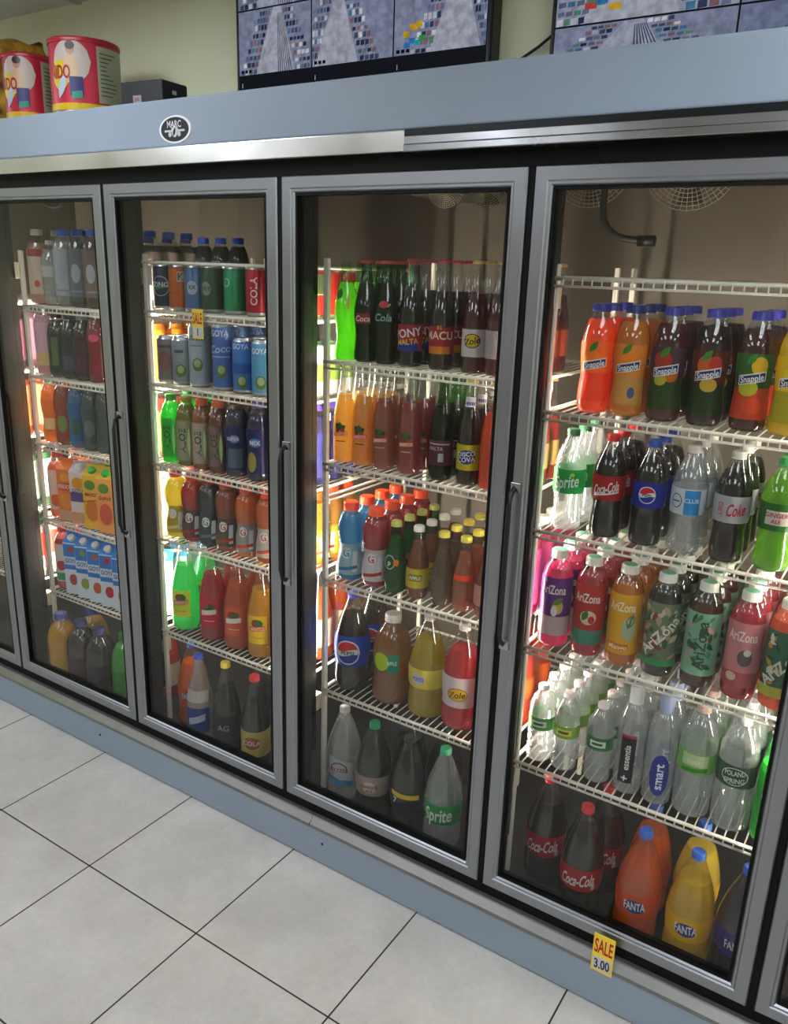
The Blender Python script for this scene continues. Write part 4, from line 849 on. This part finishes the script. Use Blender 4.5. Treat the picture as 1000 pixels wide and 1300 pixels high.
floor_put(1, (-0.2999, 0.0880), P('bigjuice', '281a20', '3a3c6a', '2c2a30', []), 'juice_bottle', 'big dark purple juice jug')
floor_put(1, (-0.4713, 0.1848), P('bigjuice', 'b8942e', '3a4a9a', None, [], tr=.5), 'juice_bottle', 'big amber juice jug standing behind the dark ones')
floor_put(1, (-0.2066, 0.1065), P('bigjuice', '3ab83a', '2a7a3a', '4a9a3a', [], tr=.5), 'juice_bottle', 'big green juice jug by the door frame')

# ---- far left door (0): only its right end shows
put(0, 2, -.75, P('tea', '3a7a4a', 'e8e4dc', 'd8e0d8', []), 'juice_bottle', 'pale green bottle at the right end', 'bottle', .0377, 2)
put(0, 1, -.745, P('tea', 'd8d4c8', 'e8e4dc', 'd8483a', [('rect', -.05, .05, .03, .09, 'e8e4dc')]), 'juice_bottle', 'white and red bottle at the right end', 'bottle', .0377, 2)
put(0, 1, -.84, P('tea', '3a8a5a', 'e8e4dc', '3fa07a', []), 'juice_bottle', 'green labelled bottle beside the end one', 'bottle', .0377, 2)
put(0, 3, -.75, P('tea', 'c8502a', 'e8e4dc', 'd88a5a', []), 'juice_bottle', 'orange labelled bottle at the right end', 'bottle', .0377, 2)
put(0, 4, -.75, P('tea', '5a2a4a', 'e8e4dc', '7a4a5a', []), 'juice_bottle', 'plum coloured bottle at the right end', 'bottle', .0377, 2)

# ---- last lane of each rack, seen through the gap beside the next door's mullion
def end_lane(door, lev, proto, name, desc, cat='bottle', r=.0377, rows=4):
    put(door, lev, RACKS[door][1]-r-.006, proto, name, desc, cat, r, rows)
end_lane(3, 4, P('glass', '3a1018', 'd8b86a', '8a3a2a', crown=True), 'soda_bottle', 'brown glass bottle at the far right end', r=.0312)
end_lane(3, 3, P('glass', 'c83a2a', 'c8a85a', 'c8a060', crown=True), 'soda_bottle', 'red glass bottle with tan label, right end', r=.0312)
end_lane(3, 2, P('tea', 'c81e5a', 'efece2', 'd8568a', tr=.6), 'juice_bottle', 'hot pink juice bottle at the right end', rows=5)
end_lane(3, 1, P('jug', 'e8401e', 'e8e4d8', 'f06a2a', tr=.6), 'soda_bottle', 'large red-orange soda bottle at the right end', r=.0545, rows=3)
end_lane(2, 5, make_can(.137, 'c8322a', []), 'drink_can', 'plain red can at the right end', 'can', .0335, 4)
end_lane(2, 4, make_can(.16, 'd8d8d0', [('rect', -.05, .05, .05, .1, '8aa84a')]), 'drink_can', 'white and green can at the right end', 'can', .0335, 4)
end_lane(2, 3, P('fruit', '2a2a6a', '5a3aa8', '34346c'), 'juice_bottle', 'blue drink bottle at the right end')
end_lane(2, 2, gator('e8a01e', 'd8b83a', 'd84a2a', tr=.65), 'sports_drink_bottle', 'golden yellow sports drink bottle, right end')
end_lane(2, 1, P('tall', 'e8641e', 'd8502a', 'f0c8a0', tr=.6), 'soda_bottle', 'large orange soda bottle at the right end', r=.0475, rows=3)
end_lane(1, 5, sq('5a4a44', '2a62d8', '8a7a74'), 'protein_shake_bottle', 'taupe bottle with blue cap, right end')
end_lane(1, 4, P('tea', 'f09a1e', 'f0e8d8', 'f08a1c', tr=.6), 'juice_bottle', 'orange juice bottle at the right end')
end_lane(1, 3, P('fruit', 'b03a2a', 'd8d4c8', 'c05a3a'), 'juice_bottle', 'rust red juice bottle at the right end')
end_lane(1, 2, K_(.07, .235, 'e06a3a', 'e8e0d8', 'f0ece8', [('rect', -.033, .033, .1, .14, '4a3a8a')]), 'juice_carton', 'orange and purple carton at the right end', 'carton', .0362, 4)
end_lane(1, 1, K_(.066, .24, 'd8e4ee', '1fa0dc', 'f0ece8', [('disc', 0, .1, .02, .03, '1fa0dc')]), 'juice_carton', 'sky blue carton at the right end', 'carton', .0342, 4)
place_all()

# ------------------------------------------------------------------ on top of the cooler
TOP = zf(1.9575)
def milk_tin(x, y, r, h, rz, label):
    t = empty('milk_powder_tin', (x, y, TOP), rz); b = MB(); red = mat('b8283c', .35, .2, 'tin_print')
    b.lathe([(r, .004), (r, h-.006)], red, n=48, cap0=False, cap1=False)
    b.lathe([(r, .0), (r+.002, .002), (r+.002, .006), (r, .008)], mat('b8b0a0', .3, .9), n=48, cap1=False)
    o = obj('tin_body', b, t); l = MB()
    l.lathe([(r+.003, h-.012), (r+.004, h-.004), (r+.002, h), (r-.004, h), (r-.006, h-.004)], mat('a82034', .3), n=48); obj('lid', l, t)
    k = h/.2; q = lambda u, v, off: ((r+off)*math.sin(u/r), -(r+off)*math.cos(u/r), v)
    art([('rect', -.16*k, .16*k, .008, .026*k, 'e8c81e'), ('disc', .0*k, .135*k, .058*k, .056*k, 'd8cfc4'), ('disc', -.035*k, .1*k, .030*k, .04*k, 'e8d83a'),
         ('rect', .075*k, .2*k, .03*k, h-.02, 'b8bc9c'),
         ('disc', .0*k, .115*k, .022*k, .038*k, 'e0c498'), ('disc', .002*k, .168*k, .013*k, .016*k, 'c89a78'), ('disc', .002*k, .176*k, .014*k, .011*k, '3a241c'),
         ('rect', -.005*k, .034*k, .045*k, .095*k, '3a3c7a'), ('slant', .0, .03*k, .035*k, .055*k, .004, '3fa08a'),
         ('leaf', -.03*k, .07*k, .07*k, .012*k, 1.2, 'c8d8e8'), ('text', 'NIDO', -.036*k, .108*k, .034*k, 'b8203a', 0, 0, .07*k)]
        + [('rect', .082*k, .12*k+.02*math.sin(i*7), (.05+.011*i)*k, (.053+.011*i)*k, '5a6a5a') for i in range(11)], q, o)
    return tag(t, label, 'tin')
milk_tin(-.15, .085, .098, .197, .5, 'larger red milk powder tin with yellow base band on the cooler top')
milk_tin(-.425, .085, .074, .190, .5, 'smaller red milk powder tin beside the golden bag on the cooler top')
def snack_bag(x, y, label):
    m, nt, out = newmat('gold_foil'); b = nt.nodes.new('ShaderNodeBsdfPrincipled'); n = nt.nodes.new('ShaderNodeTexNoise'); cr = nt.nodes.new('ShaderNodeValToRGB')
    tc = nt.nodes.new('ShaderNodeTexCoord'); nt.links.new(tc.outputs['Object'], n.inputs['Vector']); n.inputs['Scale'].default_value = 22
    cr.color_ramp.elements[0].color = lin('5a3414'); cr.color_ramp.elements[0].position = .35; cr.color_ramp.elements[1].color = lin('d8a83a'); cr.color_ramp.elements[1].position = .62
    nt.links.new(n.outputs['Fac'], cr.inputs[0]); nt.links.new(cr.outputs[0], b.inputs['Base Color']); b.inputs['Roughness'].default_value = .35; b.inputs['Metallic'].default_value = .4
    nt.links.new(b.outputs[0], out.inputs[0]); rr = random.Random(4); v = []; f = []; N, Mv = 28, 16
    for j in range(Mv+1):
        z = j/Mv
        for i in range(N):
            a = 2*math.pi*i/N; th = math.sin(math.pi*min(1, z*.93+.035))**.5
            v.append((.11*math.cos(a)*(.85+.15*th)+rr.uniform(-.004, .004), .06*math.sin(a)*th+rr.uniform(-.003, .003), z*.27+.012*math.sin(3*a)*z+rr.uniform(-.002, .002)))
    for j in range(Mv):
        for i in range(N): k = (i+1) % N; f.append((j*N+i, j*N+k, (j+1)*N+k, (j+1)*N+i))
    f += [tuple(range(N-1, -1, -1)), tuple(range(Mv*N, Mv*N+N))]
    q = MB(); q.add(v, f, m, True); o = obj('snack_bag', q, None, (x, y, TOP+.004)); o.rotation_euler = (0, 0, .7); tag(o, label, 'bag')
snack_bag(-.655, .19, 'crinkled golden brown foil bag at the left end of the cooler top')
def black_box():
    t = empty('power_adapter_box', (.17, .06, TOP), .1); b = MB(); b.box(-.075, .075, -.05, .05, 0, .062, mat('17181b', .4), .004); o = obj('box_body', b, t)
    art([('rect', -.03, .0, .006, .026, 'b8a8b0'), ('text', 'DC', -.015, .016, .008, '7a2a3a')], lambda u, v, off: (u, -.05-off, v), o)
    s = MB(); s.box(.0752, .0762, -.012, .004, .03, .04, mat('c8c8c8', .4)); obj('switch', s, t)
    c = MB(); c.tube([(.07, .01, .02), (.1, .0, .015), (.14, .02, .006), (.2, .06, .005), (.26, .12, .005)], .004, mat('151515', .5)); obj('cable', c, t)
    tag(t, 'small black electrical box with cable on the cooler top', 'box')
black_box()
def screen(x0, x1, z0, H, cols, bar, seed, label, vdiv):
    t = empty('wall_monitor', ((x0+x1)/2, .29, z0)); W = x1-x0; b = MB(); b.box(-W/2, W/2, -.025, .028, 0, H, mat('101114', .3), .006); obj('housing', b, t)
    rr = random.Random(seed); s = MB(); y = -.0256; e = .011; rows = []
    s.add([(-W/2+e, y, e), (W/2-e, y, e), (W/2-e, y, H-e), (-W/2+e, y, H-e)], [(0,1,2,3)], glow('14161c', 1, 'screen'))
    zs = [z0_ for z0_ in vdiv]; cw = (W-2*e)/cols
    def poly(ps, c, d): s.add([(p[0], y-d, p[1]) for p in ps], [tuple(range(len(ps)))], glow(c, .62, 'screen', True))
    for r_ in range(len(zs)-1):
        for c in range(cols):
            a = -W/2+e+c*cw+.002; bb = a+cw-.004; lo, hi = zs[r_]+.002, zs[r_+1]-.002
            L = lambda u, v: (a+(bb-a)*u, lo+(hi-lo)*v)
            base = rr.choice(['8c94b0', 'a2a8bc', '7d86a6']); poly([L(0,0), L(1,0), L(1,1), L(0,1)], base, .0002)
            vx = rr.uniform(.3, .7)
            poly([L(vx-.3,0), L(vx+.25,0), L(vx+.06,1), L(vx-.04,1)], rr.choice(['b4b8c8', 'a8aec4']), .0004)       # the aisle floor
            for side in (-1, 1):
                for k in range(9):
                    v = k/9; h = rr.uniform(.06, .1); off = .28-.22*v; w2 = .24-.1*v
                    u = vx+side*off; u2 = u+side*w2
                    u, u2 = max(0, min(1, u)), max(0, min(1, u2))
                    if abs(u-u2) < .02: continue
                    for q in range(4):
                        ua = u+(u2-u)*q/4; ub = u+(u2-u)*(q+.8)/4
                        cc_ = rr.choice(['4a5470', '5c6684', '3a4260', 'c4c8d4', '6e7896', '2e3650', '8a6a70', '4a7aa0' if rr.random() < .5 else '5a8a70', 'd8dae2'])
                        poly([L(min(ua,ub),v), L(max(ua,ub),v+.01), L(max(ua,ub),v+h), L(min(ua,ub),v+h*.9)], cc_, .0006)
            if rr.random() < .5:
                for k in range(7): poly([L(vx+.02+k*.03, 0), L(vx+.03+k*.03, 0), L(vx+.02+k*.01, .9), L(vx+.015+k*.01, .9)], '3c4058', .0008)
            if rr.random() < .6:
                for k in range(8):
                    uu, vv = rr.uniform(.05, .4), rr.uniform(.02, .4); poly([L(uu,vv), L(uu+.07,vv), L(uu+.07,vv+.08), L(uu,vv+.08)], rr.choice(['d8b030', '3a9a5a', 'c04a4a', '3a7ac8', '30b0b8']), .0009)
            if r_ == 0 and bar: 
                for k in range(3): poly([L(.03+k*.055,.03), L(.07+k*.055,.03), L(.07+k*.055,.08), L(.03+k*.055,.08)], '15171e', .001)
    if bar:
        for c in range(cols): poly([(-W/2+e+c*cw+.012, .022), (-W/2+e+c*cw+.014, .022), (-W/2+e+c*cw+.014, .034), (-W/2+e+c*cw+.012, .034)], 'c8ccd8', .0006)
    so = obj('screen', s, t); so['label'] = 'lit screen with camera feeds of shop aisles'
    br = MB(); br.box(-.1, .1, .028, .0295, H*.3, H*.7, mat('222222', .5)); obj('wall_bracket', br, t)
    tag(t, label, 'monitor')
screen(.285, 1.095, zf(2.012), .47, 3, True, 3, 'left wall monitor showing a grid of security camera feeds', [.052, .215, .365, .459])
screen(1.243, 2.053, zf(1.955), .47, 2, False, 8, 'right wall monitor showing security camera feeds, cut off by the frame', [.03, .125, .29, .459])
c = MB(); c.tube([(1.09, .305, zf(2.02)), (1.14, .308, zf(2.03)), (1.2, .308, zf(2.06)), (1.25, .305, zf(2.09))], .0035, mat('101010', .5)); tag(obj('cable', c), 'thin black cable running along the wall between the two monitors', 'cable')
